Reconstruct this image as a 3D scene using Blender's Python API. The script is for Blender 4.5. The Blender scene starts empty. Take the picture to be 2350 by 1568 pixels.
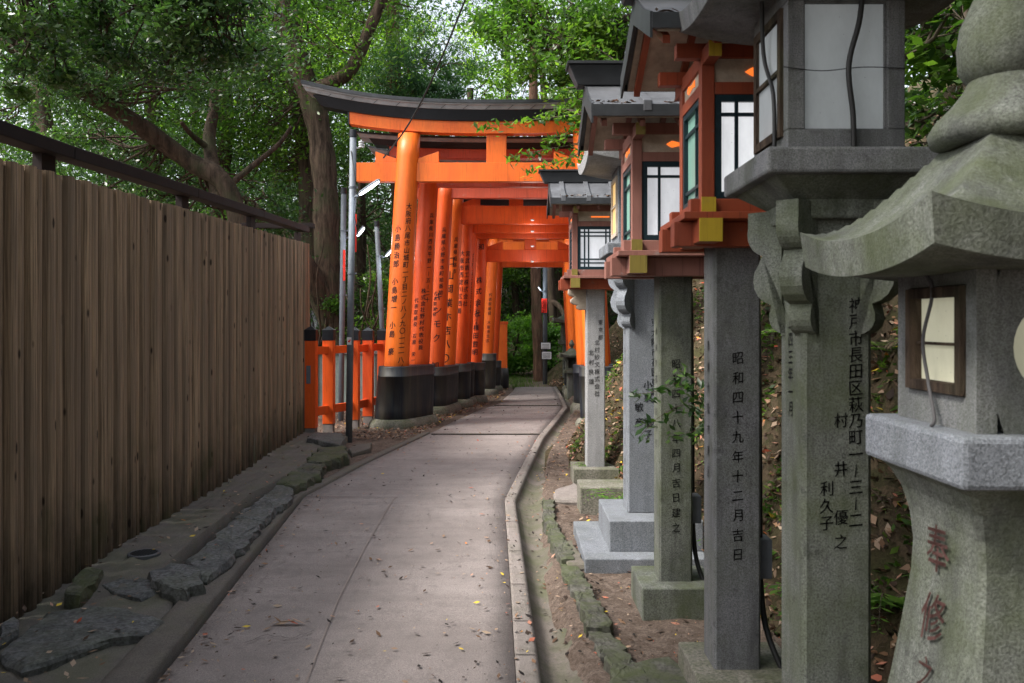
import bpy, bmesh, math, random
import numpy as np
from mathutils import Vector, Matrix, noise
R = math.radians
scene = bpy.context.scene
COL = scene.collection

# ------------------------------------------------------------------ camera, sky, sun, exposure
cam_d = bpy.data.cameras.new('camera')
cam = bpy.data.objects.new('camera', cam_d); COL.objects.link(cam)
cam_d.lens = 30.0; cam_d.sensor_width = 36.0
cam_d.shift_y = -44/2350.0
cam_d.clip_end = 600; cam_d.clip_start = 0.05
cam_d.dof.use_dof = True; cam_d.dof.focus_distance = 10.0; cam_d.dof.aperture_fstop = 7.1
cam.location = (0, 0, 1.6); cam.rotation_euler = (R(90), 0, 0)
scene.camera = cam
world = bpy.data.worlds.new('World'); scene.world = world; world.use_nodes = True
SUN_EL, SUN_AZ = 50, 248          # azimuth: degrees clockwise from +Y
wn = world.node_tree.nodes; bg = wn['Background']
sky = wn.new('ShaderNodeTexSky'); sky.sky_type = 'NISHITA'; sky.sun_disc = False
sky.sun_elevation = R(SUN_EL); sky.sun_rotation = R(SUN_AZ); sky.air_density = 1.0; sky.dust_density = 4.0; sky.ozone_density = 1.0
hs = wn.new('ShaderNodeHueSaturation'); hs.inputs['Saturation'].default_value = .42; hs.inputs['Value'].default_value = 1.9
world.node_tree.links.new(sky.outputs[0], hs.inputs['Color']); world.node_tree.links.new(hs.outputs[0], bg.inputs[0]); bg.inputs[1].default_value = 0.12
sd = bpy.data.lights.new('sun', 'SUN'); sd.energy = 3.6; sd.angle = R(14); sd.color = (1, .95, .88)
sun = bpy.data.objects.new('sun', sd); COL.objects.link(sun)
sv = Vector((math.sin(R(SUN_AZ))*math.cos(R(SUN_EL)), math.cos(R(SUN_AZ))*math.cos(R(SUN_EL)), math.sin(R(SUN_EL))))
sun.rotation_euler = sv.to_track_quat('Z', 'Y').to_euler()
scene.view_settings.view_transform = 'Standard'; scene.view_settings.look = 'None'
scene.view_settings.exposure = 0.84; scene.view_settings.gamma = 1.0
scene.cycles.max_bounces = 8; scene.cycles.transparent_max_bounces = 6
scene.cycles.use_denoising = True

F = 1960.0
def P(x, y, Y):  return Vector(((x-1175)/F*Y, Y, 1.6-(y-740)/F*Y))
def G(x, y, z=0.0):
    Y = (1.6-z)*F/(y-740); return Vector(((x-1175)/F*Y, Y, z))

# ------------------------------------------------------------------ object helpers
def tag(o, label=None, cat=None, group=None, kind=None):
    if label: o['label'] = label
    if cat: o['category'] = cat
    if group: o['group'] = group
    if kind: o['kind'] = kind
    return o
def empty(name, loc, label, cat, group=None):
    o = bpy.data.objects.new(name, None); COL.objects.link(o); o.location = loc
    o.empty_display_size = .1
    return tag(o, label, cat, group)
def wloc(o):
    v = Vector((0, 0, 0))
    while o is not None: v = v+o.location; o = o.parent
    return v
class MB:
    def __init__(s): s.v = []; s.f = []; s.mi = []
    def add(s, vs, fs, mi=0):
        n = len(s.v); s.v += [tuple(v) for v in vs]
        for f in fs: s.f.append(tuple(i+n for i in f)); s.mi.append(mi)
        return s
    def box(s, x0, x1, y0, y1, z0, z1, mi=0, M=None):
        vs = [Vector(p) for p in ((x0,y0,z0),(x1,y0,z0),(x1,y1,z0),(x0,y1,z0),(x0,y0,z1),(x1,y0,z1),(x1,y1,z1),(x0,y1,z1))]
        if M is not None: vs = [M @ v for v in vs]
        return s.add(vs, [(3,2,1,0),(4,5,6,7),(0,1,5,4),(1,2,6,5),(2,3,7,6),(3,0,4,7)], mi)
    def loft(s, rings, mi=0, cap=True, closed=True):
        n = len(rings[0]); vs = [v for r in rings for v in r]; fs = []
        for i in range(len(rings)-1):
            for j in range(n if closed else n-1):
                k = (j+1) % n
                fs.append((i*n+j, i*n+k, (i+1)*n+k, (i+1)*n+j))
        if cap and closed:
            fs.append(tuple(range(n-1, -1, -1))); fs.append(tuple((len(rings)-1)*n+j for j in range(n)))
        return s.add(vs, fs, mi)
    def tube(s, pts, rad, n=8, mi=0, cap=True):
        pts = [Vector(p) for p in pts]; rings = []; up = Vector((0, .01, 1))
        prev = None
        for i, p in enumerate(pts):
            t = (pts[min(i+1, len(pts)-1)]-pts[max(i-1, 0)]).normalized()
            if prev is None:
                a = t.cross(Vector((0, 1, 0)) if abs(t.y) < .9 else Vector((1, 0, 0))).normalized()
            else:
                a = (prev-t*prev.dot(t)).normalized()
            prev = a; b = t.cross(a)
            r = rad[i] if isinstance(rad, (list, tuple)) else rad
            rings.append([p+(a*math.cos(q*2*math.pi/n)+b*math.sin(q*2*math.pi/n))*r for q in range(n)])
        return s.loft(rings, mi, cap)
    def lathe(s, prof, n=24, c=(0, 0), sx=1, sy=1, mi=0):
        rings = [[(c[0]+r*sx*math.cos(2*math.pi*q/n), c[1]+r*sy*math.sin(2*math.pi*q/n), z) for q in range(n)] for r, z in prof]
        return s.loft(rings, mi)
    def prism_x(s, poly, x0, x1, mi=0):   # polygon in (y,z) extruded along x
        return s.loft([[(x0, a, b) for a, b in poly], [(x1, a, b) for a, b in poly]], mi)
    def prism_y(s, poly, y0, y1, mi=0):   # polygon in (x,z) extruded along y
        return s.loft([[(a, y0, b) for a, b in poly], [(a, y1, b) for a, b in poly]], mi)
    def prism_z(s, poly, z0, z1, mi=0):
        return s.loft([[(a, b, z0) for a, b in poly], [(a, b, z1) for a, b in poly]], mi)
    def build(s, name, mats, parent=None, smooth=False, bevel=0, local=False, sub=0):
        me = bpy.data.meshes.new(name)
        off = Vector((0, 0, 0)) if (local or parent is None) else wloc(parent)
        me.from_pydata([(v[0]-off.x, v[1]-off.y, v[2]-off.z) for v in s.v], [], s.f)
        if not isinstance(mats, (list, tuple)): mats = [mats]
        for m in mats: me.materials.append(m)
        me.polygons.foreach_set('material_index', s.mi)
        bm = bmesh.new(); bm.from_mesh(me); bmesh.ops.recalc_face_normals(bm, faces=bm.faces); bm.to_mesh(me); bm.free()
        if smooth: me.polygons.foreach_set('use_smooth', [True]*len(me.polygons))
        o = bpy.data.objects.new(name, me); COL.objects.link(o)
        if parent is not None: o.parent = parent
        if bevel:
            b = o.modifiers.new('b', 'BEVEL'); b.width = bevel; b.segments = 2; b.limit_method = 'ANGLE'; b.angle_limit = R(35)
        return o
def fast_mesh(name, V, Fq, mats, parent=None, smooth=False, colors=None, mi=None):
    """V (n,3) float array, Fq (m,k) int array"""
    me = bpy.data.meshes.new(name)
    m, k = Fq.shape
    if parent is not None: V = V-np.array(wloc(parent))
    me.vertices.add(len(V)); me.vertices.foreach_set('co', V.astype(np.float32).ravel())
    me.loops.add(m*k); me.loops.foreach_set('vertex_index', Fq.astype(np.int32).ravel())
    me.polygons.add(m); me.polygons.foreach_set('loop_start', np.arange(0, m*k, k, dtype=np.int32))
    if smooth: me.polygons.foreach_set('use_smooth', np.ones(m, dtype=bool))
    if not isinstance(mats, (list, tuple)): mats = [mats]
    for x in mats: me.materials.append(x)
    if mi is not None: me.polygons.foreach_set('material_index', mi.astype(np.int32))
    me.update(calc_edges=True)
    if colors is not None:
        a = me.attributes.new('tint', 'FLOAT', 'POINT'); a.data.foreach_set('value', colors.astype(np.float32))
    me.validate()
    o = bpy.data.objects.new(name, me); COL.objects.link(o)
    if parent is not None: o.parent = parent
    return o

# ------------------------------------------------------------------ materials
class NT:
    def __init__(s, name):
        s.m = bpy.data.materials.new(name); s.m.use_nodes = True
        s.t = s.m.node_tree; s.n = s.t.nodes; s.b = s.n['Principled BSDF']; s.l = s.t.links
        s.tc = s.n.new('ShaderNodeTexCoord')
        s.geo = None
    def coord(s, scale=(1, 1, 1)):
        mp = s.n.new('ShaderNodeMapping'); mp.inputs['Scale'].default_value = scale
        s.l.new(s.tc.outputs['Object'], mp.inputs[0]); return mp.outputs[0]
    def noise(s, sc, det=4, rough=.55, scale=(1, 1, 1), dist=0):
        n = s.n.new('ShaderNodeTexNoise'); n.inputs['Scale'].default_value = sc; n.inputs['Detail'].default_value = det
        n.inputs['Roughness'].default_value = rough; n.inputs['Distortion'].default_value = dist
        s.l.new(s.coord(scale), n.inputs['Vector']); return n.outputs['Fac']
    def voro(s, sc, scale=(1, 1, 1), feat='F1', out='Distance'):
        n = s.n.new('ShaderNodeTexVoronoi'); n.inputs['Scale'].default_value = sc; n.feature = feat
        s.l.new(s.coord(scale), n.inputs['Vector']); return n.outputs[out]
    def ramp(s, fac, stops):
        r = s.n.new('ShaderNodeValToRGB'); s.l.new(fac, r.inputs[0]); e = r.color_ramp.elements
        while len(e) < len(stops): e.new(.5)
        for i, (p, c) in enumerate(stops):
            e[i].position = p; e[i].color = (c, c, c, 1) if isinstance(c, (int, float)) else (*c, 1)
        return r.outputs[0]
    def mix(s, fac, a, b, mode='MIX'):
        n = s.n.new('ShaderNodeMix'); n.data_type = 'RGBA'; n.blend_type = mode
        for i, x in ((0, fac), (6, a), (7, b)):
            if isinstance(x, (int, float)): n.inputs[i].default_value = x if i == 0 else (x, x, x, 1)
            elif isinstance(x, tuple): n.inputs[i].default_value = (*x, 1)
            else: s.l.new(x, n.inputs[i])
        return n.outputs[2]
    def math(s, op, a, b=0.0, clamp=False):
        n = s.n.new('ShaderNodeMath'); n.operation = op; n.use_clamp = clamp
        for i, x in enumerate((a, b)):
            if isinstance(x, (int, float)): n.inputs[i].default_value = x
            else: s.l.new(x, n.inputs[i])
        return n.outputs[0]
    def attr(s, name):
        n = s.n.new('ShaderNodeAttribute'); n.attribute_name = name; return n.outputs['Fac']
    def normz(s):
        g = s.n.new('ShaderNodeNewGeometry'); x = s.n.new('ShaderNodeSeparateXYZ'); s.l.new(g.outputs['Normal'], x.inputs[0]); return x.outputs[2]
    def posz(s):
        x = s.n.new('ShaderNodeSeparateXYZ'); s.l.new(s.tc.outputs['Object'], x.inputs[0]); return x.outputs[2]
    def fin(s, col, rough=.7, bump=None, dist=.01, strength=.6, spec=.3):
        if isinstance(col, tuple): s.b.inputs['Base Color'].default_value = (*col, 1)
        else: s.l.new(col, s.b.inputs['Base Color'])
        if isinstance(rough, (int, float)): s.b.inputs['Roughness'].default_value = rough
        else: s.l.new(rough, s.b.inputs['Roughness'])
        s.b.inputs['Specular IOR Level'].default_value = spec
        if bump is not None:
            b = s.n.new('ShaderNodeBump'); b.inputs['Distance'].default_value = dist; b.inputs['Strength'].default_value = strength
            s.l.new(bump, b.inputs['Height']); s.l.new(b.outputs[0], s.b.inputs['Normal'])
        return s.m
def granite(name, base, moss=.4, dark=.5, speck=260):
    t = NT(name)
    sp = t.noise(speck, 2, .7); lg = t.noise(3.5, 5, .65); st = t.noise(6, 4, .6, (1, 1, .25))
    c = t.mix(t.ramp(sp, [(.34, 0.), (.5, .5), (.7, 1.)]), tuple(b*.5 for b in base), tuple(min(.75, b*1.4) for b in base))
    c = t.mix(t.ramp(st, [(.42, 0.), (.72, dark)]), c, tuple(b*.25 for b in base))
    st2 = t.noise(26, 5, .7, (1, 1, .07)); c = t.mix(t.math('MULTIPLY', t.ramp(st2, [(.5, 0.), (.72, 1.)]), dark*.8), c, tuple(b*.3 for b in base))
    li = t.noise(16, 6, .75); c = t.mix(t.math('MULTIPLY', t.ramp(li, [(.60, 0.), (.66, 1.)]), .35), c, tuple(min(.6, b*1.7) for b in base))
    lf = t.noise(11, 7, .8); c = t.mix(t.math('MULTIPLY', t.ramp(lf, [(.56, 0.), (.64, 1.)]), dark*.7), c, tuple(b*.22 for b in base))
    g = t.math('MULTIPLY', t.ramp(lg, [(.42, 0.), (.66, 1.)]), moss)
    c = t.mix(g, c, (.065, .082, .030))
    up = t.math('MULTIPLY', t.ramp(t.normz(), [(.35, 0.), (.9, 1.)]), t.ramp(t.noise(7, 6, .75), [(.40, 0.), (.62, 1.)]))
    c = t.mix(t.math('MULTIPLY', up, min(1, moss*.75)), c, (.062, .074, .030))
    return t.fin(c, .82, t.math('ADD', sp, t.math('MULTIPLY', lg, 2.)), .004, .6)
def paint(name, col, col2, rough=.45, wear=.25, worn=(.35, .2, .14), spec=.4):
    t = NT(name)
    a = t.noise(2.2, 4, .6, (1, 1, .35)); b = t.noise(40, 4, .7, (1, 1, .12)); w = t.noise(9, 6, .7)
    c = t.mix(t.ramp(a, [(.35, 0.), (.68, 1.)]), col, col2)
    cr = t.noise(85, 3, .6, (1, 1, .02)); c = t.mix(t.math('MULTIPLY', t.ramp(cr, [(.60, 0.), (.68, 1.)]), .45), c, tuple(x*.35 for x in col2))
    gr = t.noise(3.2, 5, .7, (1, 1, .2)); c = t.mix(t.math('MULTIPLY', t.ramp(gr, [(.5, 0.), (.75, 1.)]), .45), c, tuple(x*.45+.01 for x in col2))
    c = t.mix(t.math('MULTIPLY', t.ramp(b, [(.5, 0.), (.75, 1.)]), .35), c, tuple(x*.62 for x in col2))
    c = t.mix(t.math('MULTIPLY', t.ramp(w, [(.62, 0.), (.7, 1.)]), wear), c, worn)
    return t.fin(c, t.ramp(a, [(0., rough-.1), (1., rough+.15)]), t.math('ADD', b, w), .003, .35, spec)
def leafmat(name, c1, c2, c3, trans=.35, rough=.45):
    t = NT(name)
    k = t.attr('tint')
    c = t.ramp(k, [(0., c1), (.5, c2), (1., c3)])
    t.fin(c, rough, spec=.35)
    tr = t.n.new('ShaderNodeBsdfTranslucent'); t.l.new(t.mix(1., c, (1.35, 1.6, .7), 'MULTIPLY'), tr.inputs[0])
    mx = t.n.new('ShaderNodeMixShader'); mx.inputs[0].default_value = trans
    t.l.new(t.b.outputs[0], mx.inputs[1]); t.l.new(tr.outputs[0], mx.inputs[2])
    t.l.new(mx.outputs[0], t.n['Material Output'].inputs[0])
    return t.m
def emis(name, col, st):
    t = NT(name); d = t.ramp(t.noise(5, 6, .7, (1, 1, .45)), [(.35, 1.), (.75, .72)]); sp = t.ramp(t.voro(34), [(.04, .55), (.07, 1.)])
    dd = t.mix(1., d, sp, 'MULTIPLY'); t.fin(t.mix(1., dd, tuple(.62*c for c in col), 'MULTIPLY'), .3)
    t.l.new(t.mix(1., dd, col, 'MULTIPLY'), t.b.inputs['Emission Color']); t.b.inputs['Emission Strength'].default_value = st
    return t.m
def plain(name, col, rough=.6, metal=0, nz=.25, sc=30, spec=.3):
    t = NT(name); n = t.noise(sc, 5, .65); l = t.noise(2.5, 4, .6)
    c = t.mix(t.ramp(n, [(.3, 0.), (.7, 1.)]), tuple(x*(1-nz) for x in col), tuple(min(1, x*(1+nz)) for x in col))
    c = t.mix(t.math('MULTIPLY', t.ramp(l, [(.45, 0.), (.7, 1.)]), .4), c, tuple(x*.6 for x in col))
    t.b.inputs['Metallic'].default_value = metal
    return t.fin(c, rough, n, .003, .4, spec)

M = {}
M['verm'] = paint('vermilion_paint', (.88, .185, .020), (.78, .125, .014), .42, .12)
M['verm_pale'] = paint('vermilion_faded', (.70, .13, .075), (.62, .10, .045), .5, .35, (.5, .3, .25))
M['verm_dark'] = paint('vermilion_deep', (.78, .115, .014), (.64, .070, .010), .45, .2)
M['rust_red'] = paint('oxide_red_paint', (.30, .062, .022), (.19, .036, .016), .5, .5, (.16, .10, .08))
M['faded_red'] = paint('weathered_red_paint', (.27, .125, .10), (.19, .075, .055), .6, .7, (.25, .22, .21))
M['yellow'] = paint('yellow_paint', (.46, .32, .02), (.34, .23, .02), .5, .4, (.2, .16, .08))
M['yellow_old'] = paint('old_yellow_paint', (.22, .17, .03), (.16, .12, .03), .6, .6, (.12, .11, .07))
M['black'] = plain('black_lacquer', (.012, .014, .018), .4, 0, .3, 25, .4)
M['ink'] = NT('black_ink').fin((.012, .011, .012), .6)
M['ink_red'] = NT('dark_red_ink').fin((.085, .04, .035), .8)
M['ink_faint'] = NT('worn_ink').fin((.07, .068, .07), .8)
M['banner_red'] = plain('red_banner', (.75, .03, .015), .6)
M['white'] = plain('white_board', (.62, .63, .64), .5, 0, .05)
M['granite'] = granite('grey_granite', (.175, .178, .185), .3, .7)
M['granite_moss'] = granite('mossy_granite', (.155, .165, .145), .6, .8, 150)
M['granite_pale'] = granite('pale_granite', (.34, .34, .35), .15, .4)
M['granite_blue'] = granite('blue_grey_granite', (.185, .20, .225), .1, .35, 190)
M['plinth'] = granite('plinth_cement', (.20, .19, .16), .5, .5, 60)
M['metal'] = plain('galvanised_steel', (.13, .15, .175), .6, .1, .15, 12, .5)
M['metal_dark'] = plain('dark_steel_cap', (.03, .033, .04), .5, .3)
M['copper'] = plain('weathered_copper', (.105, .11, .12), .5, .15, .3, 8)
M['zinc'] = plain('grey_sheet_roof', (.34, .34, .35), .55, .1, .25, 6)
M['copper_dark'] = plain('dark_copper', (.035, .038, .042), .5, .1, .3, 8)
M['roofboard'] = plain('pale_roof_board', (.42, .35, .28), .75, 0, .3, 14)
M['teal'] = plain('dark_teal_frame', (.010, .026, .034), .45)
M['glass_white'] = emis('lit_white_panel', (.93, .95, 1.), .30)
M['glass_white2'] = emis('bright_lit_panel', (.95, .97, 1.), .42)
M['glass_dim'] = emis('dim_lit_panel', (.55, .59, .61), .10)
M['glass_green'] = emis('lit_green_glass', (.30, .56, .46), .13)
M['glass_warm'] = emis('warm_lit_panel', (.86, .84, .62), .16)
M['glass_amber'] = emis('amber_lit_panel', (1., .66, .25), .35)
M['lamp'] = emis('lamp_tube', (.85, .93, 1.), 3.5)
M['leaf_orange'] = emis('lit_orange_cutout', (1., .20, .03), .7)
M['cable'] = NT('black_cable').fin((.02, .02, .02), .5)
M['box_grey'] = plain('grey_plastic', (.13, .14, .16), .5, 0, .1)
def sleeve_mat():
    t = NT('black_sleeve')
    a = t.noise(5, 4, .6, (1, 1, .12)); b = t.noise(60, 3, .7, (1, 1, .06)); z = t.posz()
    c = t.mix(t.ramp(a, [(.42, 0.), (.7, 1.)]), (.008, .012, .022), (.060, .055, .040))
    c = t.mix(t.math('MULTIPLY', t.ramp(b, [(.5, 0.), (.7, 1.)]), .5), c, (.05, .06, .06))
    return t.fin(c, t.ramp(b, [(.3, .35), (.7, .65)]), b, .003, .4, .4)
M['sleeve'] = sleeve_mat()
def fence_mat(name, c1, c2):
    t = NT(name)
    g = t.noise(120, 5, .7, (1, 1, .012), .2); g2 = t.noise(9, 5, .6, (1, 1, .07), .6); st = t.noise(1.1, 3, .5)
    kn = t.voro(3.6, (3.0, 3.0, 1)); low = t.posz()
    c = t.mix(t.ramp(g, [(.36, 0.), (.62, 1.)]), c1, c2)
    c = t.mix(t.ramp(g2, [(.35, 0.), (.65, .8)]), c, (.20, .15, .11))
    c = t.mix(t.ramp(kn, [(.08, .9), (.14, .0)]), c, (.014, .009, .006))
    dk = t.math('ADD', t.math('MULTIPLY', low, .9), t.math('MULTIPLY', t.noise(7, 5, .7, (1, 1, .3)), .9))
    c = t.mix(t.ramp(dk, [(.42, .85), (1.0, 0.)]), c, (.018, .014, .010))
    wf = t.math('MULTIPLY', t.ramp(t.noise(14, 5, .75, (1, 1, .08)), [(.63, 0.), (.70, .8)]), t.ramp(low, [(.25, 1.), (1.5, 0.)]))
    c = t.mix(wf, c, (.26, .23, .20))
    gm = t.math('MULTIPLY', t.ramp(t.noise(2.2, 3, .6), [(.55, 0.), (.7, .5)]), t.ramp(low, [(.3, 1.), (1.2, 0.)]))
    c = t.mix(gm, c, (.05, .06, .02))
    return t.fin(c, .78, t.math('ADD', g, t.math('MULTIPLY', g2, .5)), .006, .8, .25)
M['fence'] = fence_mat('weathered_fence_wood', (.12, .084, .054), (.52, .37, .24))
M['fence2'] = fence_mat('weathered_fence_wood_dark', (.09, .065, .044), (.40, .285, .187))
M['fence3'] = fence_mat('weathered_fence_wood_pale', (.14, .10, .064), (.54, .385, .25))
M['rail'] = plain('dark_brown_rail', (.018, .013, .013), .75, 0, .2, 10, .12)
def concrete(name, c1, c2, moss=0, stripes=0):
    t = NT(name)
    a = t.noise(1.3, 6, .6); b = t.noise(140, 3, .8); d = t.noise(9, 7, .75)
    c = t.mix(t.ramp(a, [(.32, 0.), (.66, 1.)]), c1, c2)
    c = t.mix(t.math('MULTIPLY', t.ramp(b, [(.3, 1.), (.55, 0.)]), .75), c, tuple(x*.4 for x in c1))
    c = t.mix(t.math('MULTIPLY', t.ramp(b, [(.58, 0.), (.75, 1.)]), .5), c, tuple(min(1, x*1.5) for x in c2))
    c = t.mix(t.math('MULTIPLY', t.ramp(d, [(.50, 0.), (.66, 1.)]), .55), c, tuple(x*.5 for x in c2))
    if stripes:
        s_ = t.noise(5, 3, .6, (.15, 1, 1)); c = t.mix(t.math('MULTIPLY', t.ramp(s_, [(.45, 0.), (.6, 1.)]), stripes), c, tuple(x*.6 for x in c1))
    if moss: c = t.mix(t.math('MULTIPLY', t.ramp(t.noise(2.6, 5, .65), [(.44, 0.), (.62, 1.)]), moss), c, (.07, .085, .032))
    return t.fin(c, .85, t.math('ADD', t.math('MULTIPLY', b, .5), d), .004, .5, .25)
M['path'] = concrete('path_concrete', (.215, .186, .176), (.30, .262, .25), 0, .2)
M['kerb'] = concrete('kerb_concrete', (.255, .222, .208), (.21, .185, .17), .15)
M['kerb_dark'] = concrete('dark_kerb_concrete', (.11, .10, .09), (.16, .14, .125), .25)
M['gutter'] = concrete('gutter_concrete', (.19, .165, .145), (.12, .105, .09), .55)
M['apron'] = concrete('apron_concrete', (.12, .108, .096), (.17, .155, .138), .35)
M['slate'] = granite('dark_slate', (.13, .132, .135), .2, .6, 40)
M['mossrock'] = granite('mossy_kerb_rock', (.10, .097, .085), .8, .7, 50)
M['wallgreen'] = concrete('pale_green_wall', (.33, .40, .36), (.26, .33, .30), .2)
def soil(name, c1, c2, c3, sc=26):
    t = NT(name); v = t.voro(sc, (1, 1, 1), 'F1', 'Color'); a = t.noise(2.5, 6, .7); b = t.noise(70, 5, .8)
    vv = t.n.new('ShaderNodeRGBToBW'); t.l.new(v, vv.inputs[0])
    c = t.mix(t.ramp(a, [(.35, 0.), (.65, 1.)]), c1, c2)
    c = t.mix(t.ramp(vv.outputs[0], [(.5, 0.), (.75, .7)]), c, c3)
    c = t.mix(t.math('MULTIPLY', t.ramp(b, [(.35, 1.), (.6, 0.)]), .7), c, tuple(x*.3 for x in c1))
    return t.fin(c, .9, t.math('ADD', b, vv.outputs[0]), .02, .7, .15)
M['soil'] = soil('brown_soil', (.11, .08, .062), (.19, .145, .118), (.23, .18, .15))
M['bank'] = soil('mossy_bank_soil', (.06, .043, .027), (.060, .062, .024), (.12, .085, .055), 18)
M['forest_floor'] = soil('forest_floor', (.07, .055, .035), (.035, .06, .018), (.10, .07, .045), 8)
def bark(name, c1, c2, sc=9):
    t = NT(name); a = t.noise(sc, 7, .75, (1, 1, .14), .4); b = t.noise(2, 4, .6)
    c = t.mix(t.ramp(a, [(.38, 0.), (.62, 1.)]), c1, c2)
    c = t.mix(t.math('MULTIPLY', t.ramp(b, [(.5, 0.), (.7, 1.)]), .5), c, (.05, .065, .03))
    return t.fin(c, .9, a, .04, 1., .15)
M['bark'] = bark('brown_bark', (.022, .015, .011), (.105, .074, .053), 13)
M['bark_dark'] = bark('dark_bark', (.022, .016, .012), (.085, .060, .044))
M['bark_cedar'] = bark('cedar_bark', (.05, .028, .019), (.16, .09, .06), 14)
M['twig'] = NT('twig').fin((.10, .08, .06), .8)
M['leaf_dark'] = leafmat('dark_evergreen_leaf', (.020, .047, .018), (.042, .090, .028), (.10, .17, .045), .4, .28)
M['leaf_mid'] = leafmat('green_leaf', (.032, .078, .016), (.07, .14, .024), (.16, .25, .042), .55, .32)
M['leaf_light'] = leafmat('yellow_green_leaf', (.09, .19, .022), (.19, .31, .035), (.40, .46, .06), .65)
M['leaf_cedar'] = leafmat('cedar_foliage', (.03, .08, .035), (.05, .12, .05), (.10, .16, .06), .35, .6)
M['leaf_fern'] = leafmat('fern_leaf', (.05, .13, .02), (.09, .20, .03), (.15, .28, .04), .5)
def littermat():
    t = NT('dead_leaf_litter'); k = t.attr('tint')
    c = t.ramp(k, [(0., (.012, .009, .008)), (.3, (.06, .035, .022)), (.55, (.20, .11, .06)), (.8, (.34, .26, .19)), (.95, (.42, .07, .03)), (1., (.55, .40, .04))])
    return t.fin(c, .7)
M['litter'] = littermat()
# ------------------------------------------------------------------ SETTING: ground, path, kerbs, bank
rng = np.random.default_rng(7)
def fbm(x, y, s=1.0, z=0.0):
    return noise.fractal(Vector((x*s, y*s, z)), 1.0, 2.0, 4)
def lerp(a, b, t): return a+(b-a)*t
def interp(tab, y):
    if y <= tab[0][0]: return tab[0][1]
    for (a, va), (b, vb) in zip(tab, tab[1:]):
        if y <= b: return va+(vb-va)*(y-a)/(b-a)
    return tab[-1][1]
TOE = [(-4, 1.5), (2, 1.5), (3.2, 1.42), (4.8, 1.27), (6.5, 1.12), (8.2, .98), (8.9, .80), (9.5, .61), (11, .68), (12.4, .98), (14, 1.30), (16, 1.85), (18, 1.9), (20, 1.7), (21.4, .95), (24, .80), (27, 1.2), (40, 3), (80, 3)]
SLP = [(-4, 1.9), (8, 1.9), (9.2, 1.5), (12, 1.35), (14, 1.0), (20, .9), (24, .7), (80, .7)]
def bank_z(x, y):
    d = x-interp(TOE, y); 
    if d < 0: return -.06
    k = interp(SLP, y)
    z = k*min(d, 1.3)+max(0, d-1.3)*.75
    z += (fbm(x, y, 1.3)*.22+fbm(x, y, 4.5, 3)*.09)*min(1, d*2.2)
    return z-.03
def gz(x, y):
    if y < 23 and -3.6 < x < interp(TOE, y)+.15: return -.3
    z = -.05+.02*fbm(x, y, .8)
    # right soil shelf between the mossy kerb and the lanterns
    if y > 24: z += (y-24)*.02
    return z
# ground: one sheet to the horizon, finer near the camera
def ground():
    xs = np.concatenate([np.linspace(-300, -14, 14), np.linspace(-12, 10, 100), np.linspace(12, 300, 14)])
    ys = np.concatenate([np.linspace(-60, -3, 8), np.linspace(-2, 26, 150), np.linspace(28, 60, 16), np.linspace(80, 400, 8)])
    V = np.array([[x, y, gz(x, y)-.03 if (abs(x) > 13 or y < -2) else gz(x, y)] for y in ys for x in xs])
    # keep the sheet well under the path
    nx = len(xs); F_ = []
    for j in range(len(ys)-1):
        for i in range(nx-1): F_.append((j*nx+i, j*nx+i+1, (j+1)*nx+i+1, (j+1)*nx+i))
    o = fast_mesh('ground', V, np.array(F_), M['soil'], smooth=True); tag(o, kind='structure')
    return o
PL = [G(205, 1850), G(360, 1568), G(700, 1140), G(850, 1060), G(984, 997), G(1040, 968), G(1095, 944), G(1145, 926), G(1176, 899), G(1184, 888)]
PR = [G(1268, 1850), G(1243, 1568), G(1214, 1360), G(1183, 1150), G(1213, 1080), G(1248, 1006), G(1280, 966), G(1303, 935), G(1290, 908), G(1279, 890)]
def atY(poly, y):
    return interp([(p.y, p.x) for p in poly], y)
def L(y):
    t = [(0, atY(PL, 3.0)-.02)]+[(p.y, p.x) for p in PL]
    return interp(t, y)
def Rr(y): return interp([(0, PR[0].x+.03)]+[(p.y, p.x) for p in PR], y)
def ribbon(name, fl, fr, y0, y1, zf, mat, n=120, k=8, kind='structure', skirt=.0, label=None):
    V = []; 
    for j in range(n+1):
        # denser close to the camera
        t = j/n; y = y0+(y1-y0)*(t**1.3)
        a, b = fl(y), fr(y)
        row = [(a+(b-a)*i/k, y, zf(i/k, y)) for i in range(k+1)]
        if skirt: row = [(a, y, -skirt)]+row+[(b, y, -skirt)]
        V += row
    w = k+1+(2 if skirt else 0)
    F_ = [(j*w+i, j*w+i+1, (j+1)*w+i+1, (j+1)*w+i) for j in range(n) for i in range(w-1)]
    o = fast_mesh(name, np.array(V), np.array(F_), mat, smooth=False)
    if kind: tag(o, kind=kind)
    return o
YE = G(1184, 888).y
ground()
def KW(y): return interp([(0, .115), (3.8, .115), (8, .10), (14, .09), (22, .08)], y)
ribbon('path', L, lambda y: Rr(y)-KW(y), -2, YE, lambda t, y: .0+.006*fbm(t*3, y, 1.0), M['path'], 160, 10, skirt=.09)
kr = ribbon('path_kerb', lambda y: Rr(y)-KW(y)+.004, Rr, -2, YE, lambda t, y: .008-.012*max(0, t-.8)*5, M['kerb'], 160, 5, skirt=.16)
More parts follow.
